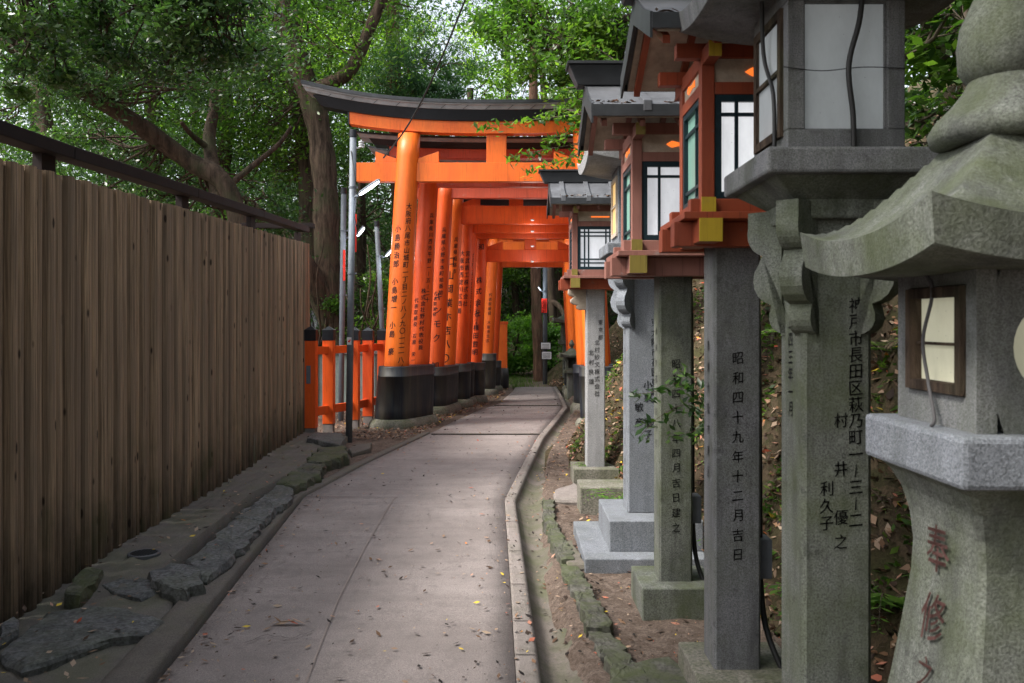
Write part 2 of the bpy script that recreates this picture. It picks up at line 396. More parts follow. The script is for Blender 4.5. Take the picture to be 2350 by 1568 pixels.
# joints, seams and drain slots in the slab: thin dark sheets 4 mm proud of it
def strip(name, pts, w, z, mat):
    mb = MB()
    for a, b in zip(pts, pts[1:]):
        d = (b-a); d.z = 0; n = Vector((-d.y, d.x, 0)).normalized()*w/2
        mb.add([(a-n)+Vector((0, 0, z)), (b-n)+Vector((0, 0, z)), (b+n)+Vector((0, 0, z)), (a+n)+Vector((0, 0, z))], [(0, 1, 2, 3)])
    return tag(mb.build(name, mat), kind='structure')
M['joint'] = NT('joint_dark').fin((.045, .038, .034), .9)
M['joint2'] = NT('joint_pale').fin((.24, .20, .18), .9)
def flat(v): return Vector((v.x, v.y, 0))
strip('path_joint', [flat(G(702, 1143)), flat(G(912, 1144))], .010, .010, M['joint'])
strip('path_joint', [flat(G(690, 1600)), flat(G(775, 1380)), flat(G(850, 1235)), flat(G(905, 1144))], .005, .010, M['joint2'])
for y in (963, 950, 918, 908): strip('path_joint', [Vector((L(3136/(y-740))+.03, 3136/(y-740), 0)), Vector((Rr(3136/(y-740))-.1, 3136/(y-740), 0))], .02, .0105, M['joint'])
for y in (1200, 1268, 1345, 1430, 1508, 1090, 1040): 
    Y = 3136/(y-740); strip('kerb_joint', [Vector((Rr(Y)-KW(Y)+.006, Y, 0)), Vector((Rr(Y)-.015, Y-.004, 0))], .007, .0125, M['joint'])
for k, pl in enumerate((((560, 1480), (610, 1462), (668, 1470), (720, 1452)),)):
    q = [flat(G(*a)) for a in pl]; q2 = []
    for a, b in zip(q, q[1:]):
        for j in range(5): q2.append(a.lerp(b, j/5)+Vector((.012*noise.noise(a*9+Vector((j, k, 0))), .03*noise.noise(b*7+Vector((j, 0, k))), 0)))
    strip('path_crack', q2+[q[-1]], .004, .0107, M['joint'])
def drain(py, label):
    Y = 3136/(py-740); x0, x1 = L(Y)+.05, Rr(Y)-.1
    r = empty('drain_grate', (x0, Y, 0), label, 'drain grate', 'slotted drains across the path')
    mb = MB(); mb.box(x0, x1, Y-.05, Y+.05, .006, .011); mb.build('slot_bed', M['joint'], r)
    mb = MB(); n = int((x1-x0)/.06)
    for i in range(n+1):
        x = lerp(x0, x1-.03, i/n); mb.box(x, x+.03, Y-.045, Y+.045, .0112, .017)
    mb.build('grate_bars', M['kerb_dark'], r)
drain(998, 'dotted drain grate crossing the path nearest the first torii plinth')
drain(932, 'dotted drain grate crossing the path farther on beneath the gates')

# left low kerb line and dark seam along the path
def LK(o1): return lambda y: L(y)-o1
KL = [(0, .02), (3.8, .02), (8.6, .02), (9, .0)]
def z_lk(t, y): return .018+.004*fbm(t*4, y*3, 1)
ribbon('side_kerb', lambda y: L(y)-interp([(0, .26), (7.6, .22), (8.2, .12), (12.3, .10)], y), lambda y: L(y)-interp([(0, .045), (7.6, .04), (8.2, .004), (12.3, .004)], y), -2, 12.3, z_lk, M['kerb_dark'], 140, 4, skirt=.09)
# apron between kerb and fence
def FX(y): return interp([(-3, -2.70), (4.5, -2.70), (7.2, -2.75), (9.4, -2.83), (12.06, -2.92)], y)
def z_ap(t, y):
    base = interp([(0, -.02), (4.6, -.02), (5.6, .045), (12, .07)], y)
    return base+.012*fbm(t*5, y, 1.4)+.018*(1-t)+(.01*fbm(t*16, y*4, 1.5))
ribbon('apron', lambda y: FX(y)-.15, lambda y: L(y)-interp([(0, .25), (4.8, .25), (5.6, .52), (8, .46), (9, .50), (11.9, .95)], y), -2, 11.75, z_ap, M['apron'], 150, 24, skirt=.1)
# gutter on the right, dished
GR = [G(1380, 1850), G(1335, 1568), G(1290, 1420), G(1262, 1300), G(1246, 1180), G(1248, 1120), G(1262, 1040), G(1290, 985), G(1318, 940), G(1312, 915)]
def GRx(y): return max(interp([(0, GR[0].x)]+[(p.y, p.x) for p in GR], y), Rr(y)+.12)
ribbon('gutter', lambda y: Rr(y)+.002, lambda y: GRx(y)+.05, -2, 19, lambda t, y: -.035-.05*math.sin(math.pi*min(1, t*1.15))+.006*fbm(t*6, y*2, 2), M['gutter'], 160, 8)

def shelf_z(x, y): return .0+.022*fbm(x, y, 2.4)+.012*fbm(x, y, 9)+.03*max(0, x-.7)
ribbon('soil_shelf', lambda y: GRx(y)-.04, lambda y: max(interp(TOE, y), GRx(y))+.3, -2, 19, lambda t, y: shelf_z(lerp(GRx(y)-.04, max(interp(TOE, y), GRx(y))+.3, t), y)-(.09 if t == 0 else 0), M['soil'], 200, 14)
def left_z(x, y): return -.01+.02*fbm(x, y, 1.5)+.008*fbm(x, y, 8)
ribbon('soil_verge', lambda y: L(min(y, 20))-4.2, lambda y: L(min(y, 20))-(.0 if y > 12.2 else .09), 8.8, 24, lambda t, y: left_z(t*4.2, y), M['soil'], 140, 24)
ribbon('soil_beyond', lambda y: L(20)-.3, lambda y: 2.2, YE-.02, 24, lambda t, y: -.02+.02*fbm(t*3, y, 2), M['soil'], 30, 14)
# bank (hillside) on the right
def bank():
    V = []; n = 0
    ys = np.concatenate([np.linspace(-3, 2, 16), np.linspace(2.1, 26, 260), np.linspace(26.5, 60, 40)])
    ds = np.concatenate([np.linspace(-.25, 1.6, 46), np.linspace(1.7, 6, 30), np.linspace(6.5, 22, 16)])
    for y in ys:
        xt = interp(TOE, y)
        for d in ds: V.append((xt+d, y, bank_z(xt+d, y)))
    w = len(ds); F_ = [(j*w+i, j*w+i+1, (j+1)*w+i+1, (j+1)*w+i) for j in range(len(ys)-1) for i in range(w-1)]
    o = fast_mesh('hillside', np.array(V), np.array(F_), M['bank'], smooth=True); tag(o, kind='structure')
bank()
# wooded slope far behind, closing the view under the crowns
def far_hill():
    V = []; F_ = []; A = np.linspace(R(-62), R(38), 60); D = np.linspace(0, 1, 14)
    for a in A:
        for d in D:
            r = 27+d*28; h = 8.5*d**.8*(1+.25*fbm(math.sin(a)*6, d*2, 1.5))-.15
            V.append((math.sin(a)*r+.0, math.cos(a)*r, h))
    w = len(D); F_ = [(i*w+j, (i+1)*w+j, (i+1)*w+j+1, i*w+j+1) for i in range(len(A)-1) for j in range(w-1)]
    o = fast_mesh('far_hill', np.array(V), np.array(F_), M['forest_floor'], smooth=True); tag(o, kind='structure')
far_hill()

# ------------------------------------------------------------------ rough stones
def rock(name, poly, z0, z1, mat, label, cat, group=None, seed=0, rough=.02, tilt=0, parent=None, sub=.07, amp=.45):
    """plan polygon (x,y) with a chipped edge and uneven top"""
    rnd = random.Random(seed); pts = []
    for i, (a, b) in enumerate(poly):
        c = poly[(i+1) % len(poly)]; n = max(1, int(math.dist((a, b), c)/sub))
        for k in range(n):
            t = k/n; pts.append((a+(c[0]-a)*t+rnd.uniform(-1, 1)*rough*.7, b+(c[1]-b)*t+rnd.uniform(-1, 1)*rough*.7))
    cx = sum(p[0] for p in pts)/len(pts); cy = sum(p[1] for p in pts)/len(pts); rings = []
    for s, zz in ((1.04, z0), (1.06, lerp(z0, z1, .6)), (1.02, z1-.008), (.95, z1), (.72, z1), (.45, z1), (.2, z1)):
        rings.append([(cx+(x-cx)*s+rnd.uniform(-1, 1)*rough*.35, cy+(y-cy)*s+rnd.uniform(-1, 1)*rough*.35,
                       zz+((fbm(cx+(x-cx)*s, cy+(y-cy)*s, 7, seed)*rough*amp+rnd.uniform(-1, 1)*rough*amp*.18+tilt*(x-cx)) if zz > z0 else 0)) for x, y in pts])
    mb = MB(); mb.loft(rings); o = mb.build(name, mat, parent)
    if label: tag(o, label, cat, group)
    return o
def gp(*l, z=0): return [tuple(G(x, y, z)[:2]) for x, y in l]
rock('kerb_stone', gp((345, 1320), (395, 1300), (455, 1308), (462, 1345), (420, 1362), (365, 1345), z=.06), -.03, .085, M['slate'], 'dark broken kerb stone nearest the camera, end of the left stone row', 'kerb stone', 'rough kerb stones left of the path', 1, .03)
rock('kerb_stone', gp((428, 1292), (540, 1195), (600, 1200), (560, 1255), (478, 1325), (445, 1312), z=.06), -.03, .075, M['slate'], 'long grey chipped kerb stone just behind the broken end stone', 'kerb stone', 'rough kerb stones left of the path', 2, .03)
rock('kerb_stone', gp((542, 1192), (640, 1115), (676, 1120), (662, 1150), (602, 1200), z=.06), -.03, .08, M['slate'], 'middle grey kerb stone with rippled top, left of the path joint', 'kerb stone', 'rough kerb stones left of the path', 3, .03)
rock('kerb_stone', gp((640, 1112), (700, 1068), (742, 1068), (735, 1092), (678, 1122), z=.07), -.03, .10, M['mossrock'], 'mossy kerb stone with jagged side, fourth from the camera on the left', 'kerb stone', 'rough kerb stones left of the path', 4, .035)
rock('kerb_stone', gp((702, 1066), (735, 1034), (790, 1030), (800, 1046), (744, 1068), z=.08), -.03, .115, M['mossrock'], 'farthest jagged kerb stone, in front of the tall grey lamp pole', 'kerb stone', 'rough kerb stones left of the path', 5, .035)
rock('stone_slab', gp((2, 1500), (110, 1408), (200, 1392), (290, 1398), (372, 1425), (330, 1452), (250, 1465), (150, 1500), (60, 1530), z=.03), -.03, .035, M['slate'], 'large flat grey paving slab with a yellow leaf, bottom left by the fence', 'stone slab', None, 6, .015)
rock('stone_slab', gp((235, 1345), (300, 1322), (360, 1335), (372, 1352), (320, 1372), (262, 1362), z=.02), -.03, .03, M['slate'], 'broken dark paving piece beside the leaning wedge stone', 'stone slab', None, 7, .015)
rock('wedge_stone', gp((150, 1385), (165, 1350), (210, 1318), (232, 1328), (222, 1352), (178, 1388), z=.03), -.03, .085, M['mossrock'], 'greenish rounded stone wedged against the foot of the wooden fence', 'stone', None, 8, .02)
rock('stone_slab', gp((0, 1440), (30, 1425), (46, 1432), (38, 1450), (5, 1475), z=.03), -.03, .05, M['slate'], 'small dark stone at the very left edge under the fence', 'stone slab', None, 9, .015)
rock('stone_step', gp((706, 1010), (716, 1000), (782, 998), (790, 1012), (778, 1026), z=.1), .0, .13, M['slate'], 'dark flat stone lying before the front vermilion fence post', 'stone', None, 10, .012)
rock('concrete_block', gp((800, 1034), (812, 1024), (852, 1020), (850, 1032), (808, 1044), z=.03), -.03, .05, M['kerb_dark'], 'small square concrete block on the soil right of the lamp pole base', 'block', None, 11, .004)
# round manhole cover
mc = G(330, 1281, .03); _a, _b = FX(mc.y)-.15, L(mc.y)-interp([(0, .25), (4.8, .25), (5.6, .52)], mc.y); mz = z_ap((mc.x-_a)/(_b-_a), mc.y)+.012-.075
mh = empty('manhole_cover', (mc.x, mc.y, mz), 'small round iron manhole cover in the concrete beside the fence', 'manhole cover')
mb = MB(); mb.lathe([(r_, z_+mz) for r_, z_ in ((.105, .0), (.105, .070), (.10, .075), (.085, .075), (.085, .071), (.001, .071))], 32, (mc.x, mc.y)); mb.build('rim', M['copper'], mh)
mb = MB()
for i in range(8):
    for j in range(8):
        x, y = mc.x-.07+i*.02, mc.y-.07+j*.02
        if math.hypot(x-mc.x, y-mc.y) < .078: mb.box(x-.006, x+.006, y-.006, y+.006, .0715+mz, .077+mz)
mb.build('cover_plate', M['copper_dark'], mh)
# mossy stones edging the gutter
mk = [(1246, 1150), (1250, 1200), (1266, 1245), (1288, 1300), (1308, 1350), (1328, 1400), (1352, 1455), (1385, 1515), (1425, 1580)]
wv = [22, 24, 28, 34, 42, 48, 54, 60, 66]
for i in range(len(mk)-1):
    (x0, y0), (x1, y1) = mk[i], mk[i+1]; w0, w1 = wv[i], wv[i+1]
    poly = gp((x0, y0+1), (x0+w0, y0-1), (x1+w1, y1-3), (x1, y1-2), z=.02)
    words = ['farthest', 'second farthest', 'third farthest', 'fourth farthest', 'fourth nearest', 'third nearest', 'second nearest', 'nearest']
    rock('edging_stone', poly, -.1, .035+.012*(i % 3), M['mossrock'], 'mossy rough edging stone along the right gutter, %s of eight' % words[i], 'edging stone', 'mossy stones edging the gutter', 30+i, .020, sub=.04, amp=.7)
rock('paving_piece', gp((1282, 1250), (1312, 1245), (1342, 1300), (1302, 1302), z=.03), -.03, .05, M['gutter'], 'flat greenish paving piece between gutter stones and the wide lantern plinth', 'stone slab', None, 50, .012)
rock('paving_piece', gp((1275, 1128), (1318, 1112), (1330, 1122), (1328, 1150), (1272, 1148), z=.03), -.03, .045, M['kerb'], 'pale flat paving stone before the farthest lantern pillar', 'stone slab', None, 51, .012)
rock('paving_piece', gp((1390, 1580), (1420, 1535), (1535, 1512), (1600, 1560), (1560, 1620), z=.03), -.03, .045, M['mossrock'], 'mossy flat stone at the foot of the nearest slim lantern pillar', 'stone slab', None, 52, .012)
# ------------------------------------------------------------------ lettering
_gc = {}
def glyph(ch, off=.009):
    key = (ch, off)
    if key in _gc: return _gc[key]
    if ch == '|':
        me = ([(-.035, -.38, 0), (.035, -.38, 0), (.02, .38, 0), (-.02, .38, 0)], [(0, 1, 2), (0, 2, 3)])
        _gc[key] = me; return me
    c = bpy.data.curves.new('glyph', 'FONT'); c.body = ch; c.align_x = 'CENTER'; c.resolution_u = 2; c.size = 1.0; c.offset = off
    o = bpy.data.objects.new('glyph', c); COL.objects.link(o); bpy.context.view_layer.update()
    ev = o.evaluated_get(bpy.context.evaluated_depsgraph_get()); m = ev.to_mesh()
    bm = bmesh.new(); bm.from_mesh(m); bmesh.ops.triangulate(bm, faces=bm.faces)
    lg = [e for e in bm.edges if e.calc_length() > .34]
    if lg: bmesh.ops.subdivide_edges(bm, edges=lg, cuts=2); bmesh.ops.triangulate(bm, faces=bm.faces)
    bm.verts.index_update()
    vs = [tuple(v.co) for v in bm.verts]; fs = [tuple(v.index for v in f.verts) for f in bm.faces]; bm.free()
    ev.to_mesh_clear(); bpy.data.objects.remove(o); bpy.data.curves.remove(c)
    if vs:
        cy = (max(v[1] for v in vs)+min(v[1] for v in vs))/2; cx = (max(v[0] for v in vs)+min(v[0] for v in vs))/2
        vs = [(v[0]-cx, v[1]-cy, 0) for v in vs]
    _gc[key] = (vs, fs); return _gc[key]
def lettering(name, cols, fn, mat, parent, off=.006):
    """cols: (u, v_top, size, pitch, text) columns read downward; fn(u,v) -> world point"""
    mb = MB(); rnd = random.Random(len(cols))
    for u, vt, size, pitch, text in cols:
        v = vt
        for ch in text:
            if ch != ' ':
                vs, fs = glyph(ch, 0)
                if vs:
                    sh = rnd.uniform(-.06, .06)
                    for e in (-off, off):
                        mb.add([fn(u+(x*.9+y*sh+e)*size, v+(y+x*.09+e*.7)*size) for x, y, _ in vs], fs)
            v -= pitch
    if mb.v: return mb.build(name, mat, parent)

# ------------------------------------------------------------------ torii gates
def torii(Y, xl, xr, nuki, shim, kas_h, r, sl_top, label, mat, matb, lean=.055, base=.0, zr=None, text=None, matL=None, over=.62, yaw=0.0, kas_up=.30, slr=.085, lightstrip=False, tmat='ink', matR=None, hull=None, nosl=False):
    """nuki=(z0,z1), shim=(z0,z1); columns lean inwards"""
    cx = (xl+xr)/2; root = empty('torii_gate', (cx, Y, 0), label, 'torii gate', 'vermilion torii gates over the path')
    zt = shim[0]
    for sgn, xb in ((-1, xl), (1, xr)):
        z0 = base if sgn < 0 else (zr if zr is not None else base)
        def ax(z, xb=xb, sgn=sgn): return xb-sgn*lean*(z-.9)
        mb = MB(); n = 40; rings = []
        for z in np.linspace(sl_top-.25, zt, 12):
            rr = r*(1.03-.10*(z-sl_top)/(zt-sl_top))
            rings.append([(ax(z)+rr*math.cos(2*math.pi*q/n), Y+rr*math.sin(2*math.pi*q/n), z) for q in range(n)])
        mb.loft(rings); col = mb.build('column', (matL or mat) if sgn < 0 else (matR or mat), root, smooth=True)
        mb = MB(); s = sl_top; R_ = r+slr
        def ring(z, rr):
            out = []
            for q in range(n):
                ca, sa = math.cos(2*math.pi*(q+.5)/n), math.sin(2*math.pi*(q+.5)/n); ox, oy = 0, 0
                if hull and sgn < 0 and ca*(hull[0]-xb)+sa*(hull[1]-Y) > 0: ox, oy = hull[0]-xb, hull[1]-Y
                out.append((ax(z)+ox+rr*ca, Y+oy+rr*sa, z))
            return out
        mb.loft([ring(z0+.04, R_*1.06), ring(z0+.3, R_*1.03), ring(s-.16, R_*.985), ring(s-.158, R_*1.0), ring(s-.14, R_*1.0), ring(s-.138, R_*.985), ring(s-.015, R_*.97), ring(s, R_*.94), ring(s+.002, r*.9)])
        if nosl and sgn < 0: mb = None
        else: mb.build('sleeve', M['sleeve'], col, smooth=True)
        mb = MB(); mb.loft([ring(z0-.35, R_*1.30), ring(z0+.02, R_*1.36), ring(z0+.08, R_*1.33), ring(z0+.13, R_*1.22), ring(z0+.155, R_*1.05), ring(z0+.155, R_*.5)])
        if not (nosl and sgn < 0): mb.build('plinth', M['plinth'], col, smooth=True)
        if text and sgn < 0:
            def fn(u, v, ax=ax):
                a = -math.pi/2+u/r; rr = r*(1.03-.10*(v-sl_top)/(zt-sl_top))+.003
                return (ax(v)+rr*math.cos(a), Y+rr*math.sin(a), v)
            lettering('lettering', text, fn, M[tmat], col, .015)
    # nuki: tie beam through the columns, wedges, central strut
    hw = (xr-xl)/2; nb = hw+over; t = .075
    mb = MB(); mb.box(cx-nb, cx+nb, Y-t, Y+t, nuki[0], nuki[1]); mb.build('tie_beam', matb, root, bevel=.006)
    for sgn in (-1, 1):
        for side in (-1, 1):
            xc = (xl+lean*(nuki[1]-.9)) if sgn < 0 else (xr-lean*(nuki[1]-.9)); x0 = xc+side*(r*.9); x1 = xc+side*(r+.30)
            a, b = min(x0, x1), max(x0, x1); z = nuki[1]+.002; h0, h1 = (.14, .10)
            za, zb = (z+.06, z+.17) if side > 0 else (z+.17, z+.06)
            mb = MB(); mb.prism_y([(a, z), (b, z), (b, zb), (a, za)], Y-t*.85, Y+t*.85); mb.build('wedge', matb, root, bevel=.004)
    mb = MB(); sw = .13*hw/1.5+.02; mb.box(cx-sw, cx+sw, Y-.05, Y+.05, nuki[1]+.002, shim[0]); mb.build('central_strut', matb, root, bevel=.006)
    # shimaki and kasagi with the upward sweep
    kb = hw+over+.10; up = kas_up
    def sweep(x): return up*abs((x-cx)/(kb+.75))**2.6
    def beam(name, x0, x1, prof, mat_, slant=0, bev=0):
        mb = MB(); N = 28; rings = []
        for i in range(N+1):
            q = i/N; xx = lerp(x0, x1, q); rings.append([(xx+(slant*(z-prof[0][1]) * (1 if q > .5 else -1) if i in (0, N) else 0), Y+y, z+sweep(xx)) for y, z in prof])
        mb.loft(rings); return mb.build(name, mat_, root, bevel=bev)
    z0, z1 = shim; d = .10
    beam('lower_lintel', cx-kb, cx+kb, [(-d, z0), (d, z0), (d*1.05, z1), (-d*1.05, z1)], matb)
    for sgn in (-1, 1):
        xe = cx+sgn*(kb+.012); mb = MB(); s = sweep(xe)
        mb.box(xe-.012, xe+.012, Y-d*1.1, Y+d*1.1, z0+s-.01, z1+s+.0); mb.build('beam_end_cap', M['black'], root)
    e = .12+.42*kas_h/.3; k = cx-kb-e
    beam('upper_lintel', k+.12, 2*cx-k-.12, [(-d*1.35, z1+.002), (d*1.35, z1+.002), (d*1.9, z1+kas_h*.52), (-d*1.9, z1+kas_h*.52)], M['black'], .8)
    roof = beam('roof', k-.10, 2*cx-k+.10, [(-d*2.0, z1+kas_h*.53), (d*2.0, z1+kas_h*.53), (d*2.3, z1+kas_h*.72), (d*2.5, z1+kas_h*.73), (d*2.6, z1+kas_h*.9), (0, z1+kas_h*1.12), (-d*2.6, z1+kas_h*.9), (-d*2.5, z1+kas_h*.73), (-d*2.3, z1+kas_h*.72)], M['zinc'], .6)
    mb = MB(); rings = []
    for i in range(29):
        xx = lerp(k-.16, 2*cx-k+.16, i/28); s = sweep(xx)
        rings.append([(xx, Y+y, z+s) for y, z in ((-d*2.75, z1+kas_h*.80), (-d*2.62, z1+kas_h*.80), (-d*2.62, z1+kas_h*.93), (0, z1+kas_h*1.14), (d*2.62, z1+kas_h*.93), (d*2.75, z1+kas_h*.8), (d*2.75, z1+kas_h*.97), (0, z1+kas_h*1.20), (-d*2.75, z1+kas_h*.97))])
    mb.loft(rings); mb.build('ridge_cover', M['copper_dark'], roof)
    if Y < 13.5:
        mb = MB()
        for i in range(1, 17):
            xx = lerp(k-.1, 2*cx-k+.1, i/17); s = sweep(xx)
            ps = [(Y-d*2.02-.004, z1+kas_h*.53), (Y-d*2.3-.004, z1+kas_h*.72)]
            mb.add([(xx, ps[0][0], ps[0][1]+s), (xx+.012, ps[0][0], ps[0][1]+s), (xx+.092, ps[1][0], ps[1][1]+s), (xx+.08, ps[1][0], ps[1][1]+s)], [(0, 1, 2, 3)])
        mb.build('sheet_seams', M['copper_dark'], roof)
    return root
A1 = '大阪府八尾市山城町一丁目二ノ八ノ九〇一'
torii(13.1, -1.775, 1.30, (3.75, 4.04), (4.48, 4.66), .30, .185, .93, 'nearest and tallest torii with a grey copper roof sweeping upward', M['verm'], M['verm'], base=-.02, zr=-.02, over=.60, kas_up=.31, slr=.095, hull=(-1.51, 13.62),
      text=[(.085, 3.36, .105, .111, A1+'二一八ノ一百丁'), (-.075, 3.02, .115, .133, '小島勝治郎 小島増一 小島 豪')])
torii(13.72, -1.50, 1.42, (3.77, 4.0), (4.22, 4.36), .17, .165, .93, 'second torii, its left column touching the nearest one', M['verm_dark'], M['verm_pale'], matL=M['verm_dark'], base=-.02, zr=-.02, over=.36, kas_up=.12, nosl=True,
      text=[(.10, 3.3, .085, .103, '兵庫県川西市平野一|五|二十'), (.03, 2.1, .085, .10, '株式会社野村代表役員'), (-.08, 1.95, .08, .095, '代表取締役 石原 栄一')])
torii(14.9, -1.33, 1.50, (3.76, 4.0), (4.10, 4.24), .17, .15, .83, 'third torii from the front, with a faded pinkish tie beam', M['verm_pale'], M['verm_pale'], matL=M['verm_dark'], matR=M['verm'], zr=-.02, over=.55, hull=(-1.19, 15.5),
      text=[(.03, 3.2, .09, .108, '兵庫県小野市本町拾番地'), (.0, 2.05, .15, .24, 'キンモク 加希'), (-.06, 2.1, .07, .09, '代表取締役')])
torii(15.6, -1.19, 1.34, (3.39, 3.72), (3.93, 4.07), .16, .155, .83, 'fourth torii, whose deep bright tie beam hangs lower', M['verm'], M['verm_dark'], zr=-.02, over=.4, matR=M['verm'], nosl=True,
      text=[(.06, 3.1, .09, .115, '兵庫県姫路市'), (-.02, 2.7, .17, .25, '口山岡業ホ店八〇')])
torii(16.25, -1.00, 1.42, (3.30, 3.46), (3.66, 3.8), .2, .15, .82, 'fifth torii, deep red tie beam just under the fourth one', M['verm_dark'], M['verm_dark'], zr=-.02, over=.3,
      text=[(-.05, 2.9, .11, .135, '大阪市西淀川区西島'), (.06, 2.9, .11, .135, '宮武鉄工株式会社')])
torii(16.7, -.93, 1.46, (3.24, 3.40), (3.62, 3.8), .26, .13, .82, 'sixth torii, squeezed between its two neighbours with little showing', M['verm_dark'], M['verm_dark'], zr=-.02, over=.3,
      text=[(.05, 2.9, .08, .09, '宮武鉄工株式会社代表取締役')])
torii(17.1, -.735, 1.47, (2.81, 3.05), (3.34, 3.55), .26, .135, .80, 'seventh torii, low tie beam and a column lettered with large characters', M['verm'], M['verm_dark'], over=.22, zr=-.02,
      text=[(.0, 3.1, .14, .22, '和  株式会社'), (-.01, 1.98, .06, .065, '代表取締役社長'), (-.01, 1.50, .13, .165, '権田哲明')], matL=M['verm_dark'])
torii(18.7, -.54, 1.37, (2.95, 3.36), (3.42, 3.62), .26, .125, .92, 'eighth torii, bright orange with a narrow slot under its lintel', M['verm'], M['verm'], over=.35,
      text=[(-.0, 2.2, .08, .10, '代表取締役 大阪市北区')])
torii(19.6, -.42, 1.36, (2.86, 3.08), (3.36, 3.55), .26, .11, .72, 'farthest torii at the end of the tunnel of gates', M['verm_dark'], M['verm_dark'], over=.3)

# ------------------------------------------------------------------ wooden fence
def fence():
    root = empty('wooden_fence', (-2.75, 7, 0), 'tall brown fence of vertical weathered boards with dark cap rail', 'fence')
    rnd = random.Random(3); mb = MB(); y = -.4
    def top(y): return interp([(-1, 2.30), (4.5, 2.46), (12.06, 2.71)], y)
    def bot(y): return interp([(-1, .02), (4.5, -.06), (12.06, -.04)], y)
    i = 0
    while y < 12.05:
        w = .105+rnd.uniform(-.012, .02); x = FX(y+w/2); zt = top(y)+rnd.uniform(-.006, .006); zb = bot(y)+rnd.uniform(-.02, .02)
        d = (.022 if i % 2 else .0)+rnd.uniform(-.006, .006); arc = .022+rnd.uniform(0, .014)
        prof = [(x-.04+d, y+.003), (x+d-.01, y+.003), (x+d+arc*.55, y+w*.14), (x+d+arc*.9, y+w*.3), (x+d+arc, y+w*.5), (x+d+arc*.9, y+w*.7), (x+d+arc*.55, y+w*.86), (x+d-.01, y+w-.003), (x-.04+d, y+w-.003)]
        lx = rnd.uniform(-.006, .006)
        mb.loft([[(a, b, zb) for a, b in prof], [(a+lx, b, lerp(zb, zt, .5)) for a, b in prof], [(a, b, zt) for a, b in prof]], rnd.choice([0, 0, 1, 1, 2]))
        y += w; i += 1
    mb.build('board_panel', [M['fence'], M['fence2'], M['fence3']], root)
    mb = MB()
    ys = [-.5, 1.7, 3.0, 5.15, 7.3, 9.5, 12.0]
    for a, b in zip(ys, ys[1:]):
        za, zb = [interp([(-1, 2.46), (4.5, 2.56), (7.25, 2.665), (9.4, 2.76), (12.1, 2.87)], q) for q in (a, b)]
        xa, xb = FX(a), FX(b); h = .095; w0, w1 = -.06, .075
        A = [(xa+w0, a+.003, za), (xa+w1, a+.003, za), (xa+w1, a+.003, za+h*.8), (xa+.02, a+.003, za+h), (xa+w0, a+.003, za+h*.9)]
        B = [(xb+w0, b-.003, zb), (xb+w1, b-.003, zb), (xb+w1, b-.003, zb+h*.8), (xb+.02, b-.003, zb+h), (xb+w0, b-.003, zb+h*.9)]
        mb.loft([A, B])
    mb.build('cap_rail', M['rail'], root, bevel=.004)
    for yp in (2.8, 5.0, 7.2, 9.35, 11.7):
        mb = MB(); x = FX(yp); z = top(yp); mb.box(x-.06, x-.005, yp-.075, yp+.075, z-.3, z+.135); mb.build('post', M['rail'], root)
    mb = MB(); x = -2.93; mb.box(x-.9, x+.13, 12.02, 12.12, 2.93, 3.0); mb.build('cross_rail', M['rail'], root, bevel=.004)
fence()

# ------------------------------------------------------------------ vermilion post fence
def verm_fence():
    ps = [((-2.80, 11.90), 1.515), ((-2.66, 12.4), 1.51), ((-2.39, 12.92), 1.50), ((-2.26, 13.42), 1.49), ((-2.12, 14.0), 1.48)]
    root = empty('vermilion_fence', (-2.5, 12.8, 0), 'low vermilion post and rail fence with black capped posts', 'fence')
    for (x, y), zt in ps:
        w = .078; mb = MB(); mb.box(x-w, x+w, y-w, y+w, .13, zt-.17); p = mb.build('post', M['verm_dark'], root, bevel=.006)
        mb = MB(); mb.box(x-w*.9, x+w*.9, y-w*.9, y+w*.9, -.05, .13); mb.build('concrete_foot', M['kerb'], p)
        mb = MB(); c = w*1.05
        mb.box(x-c, x+c, y-c, y+c, zt-.17, zt-.02)
        mb.add([(x-c, y-c, zt-.02), (x+c, y-c, zt-.02), (x+c, y+c, zt-.02), (x-c, y+c, zt-.02), (x, y, zt+.035)], [(0, 1, 4), (1, 2, 4), (2, 3, 4), (3, 0, 4)])
        mb.build('black_cap', M['black'], p)
    for zc, h in ((1.2, .055), (.34, .06)):
        for (a, _), (b, _) in zip(ps, ps[1:]):
            av, bv = Vector((*a, 0)), Vector((*b, 0)); d = (bv-av).normalized(); n = Vector((-d.y, d.x, 0))*.03
            av = av+d*.07; bv = bv-d*.07; mb = MB()
            mb.loft([[av-n+Vector((0, 0, zc-h)), av+n+Vector((0, 0, zc-h)), av+n+Vector((0, 0, zc+h)), av-n+Vector((0, 0, zc+h))], [bv-n+Vector((0, 0, zc-h)), bv+n+Vector((0, 0, zc-h)), bv+n+Vector((0, 0, zc+h)), bv-n+Vector((0, 0, zc+h))]])
            mb.build('rail', M['verm_dark'], root, bevel=.004)
    x, y = ps[0][0]; mb = MB(); mb.box(x-.05, x+.01, y-.083, y-.078, .75, 1.0); mb.build('metal_plate', M['metal'], root)
verm_fence()
# short vermilion fence at the end of the gates
root = empty('end_fence', (-.2, 21, 0), 'short bright orange end post beyond the last gate', 'fence post')
p0 = P(1148, 720, 20.6); mb = MB(); mb.box(p0.x-.17, p0.x+.17, 20.5, 20.62, .5, 1.55); mb.build('panel', M['verm'], root, bevel=.006)
mb = MB(); mb.box(p0.x-.19, p0.x+.19, 20.48, 20.64, 1.552, 1.62); mb.build('top_rail', M['verm_dark'], root, bevel=.004)
mb = MB(); mb.lathe([(.2, -.1), (.21, .3), (.19, .5)], 20, (p0.x+.0, 20.56)); mb.build('sleeve', M['sleeve'], root, smooth=True)

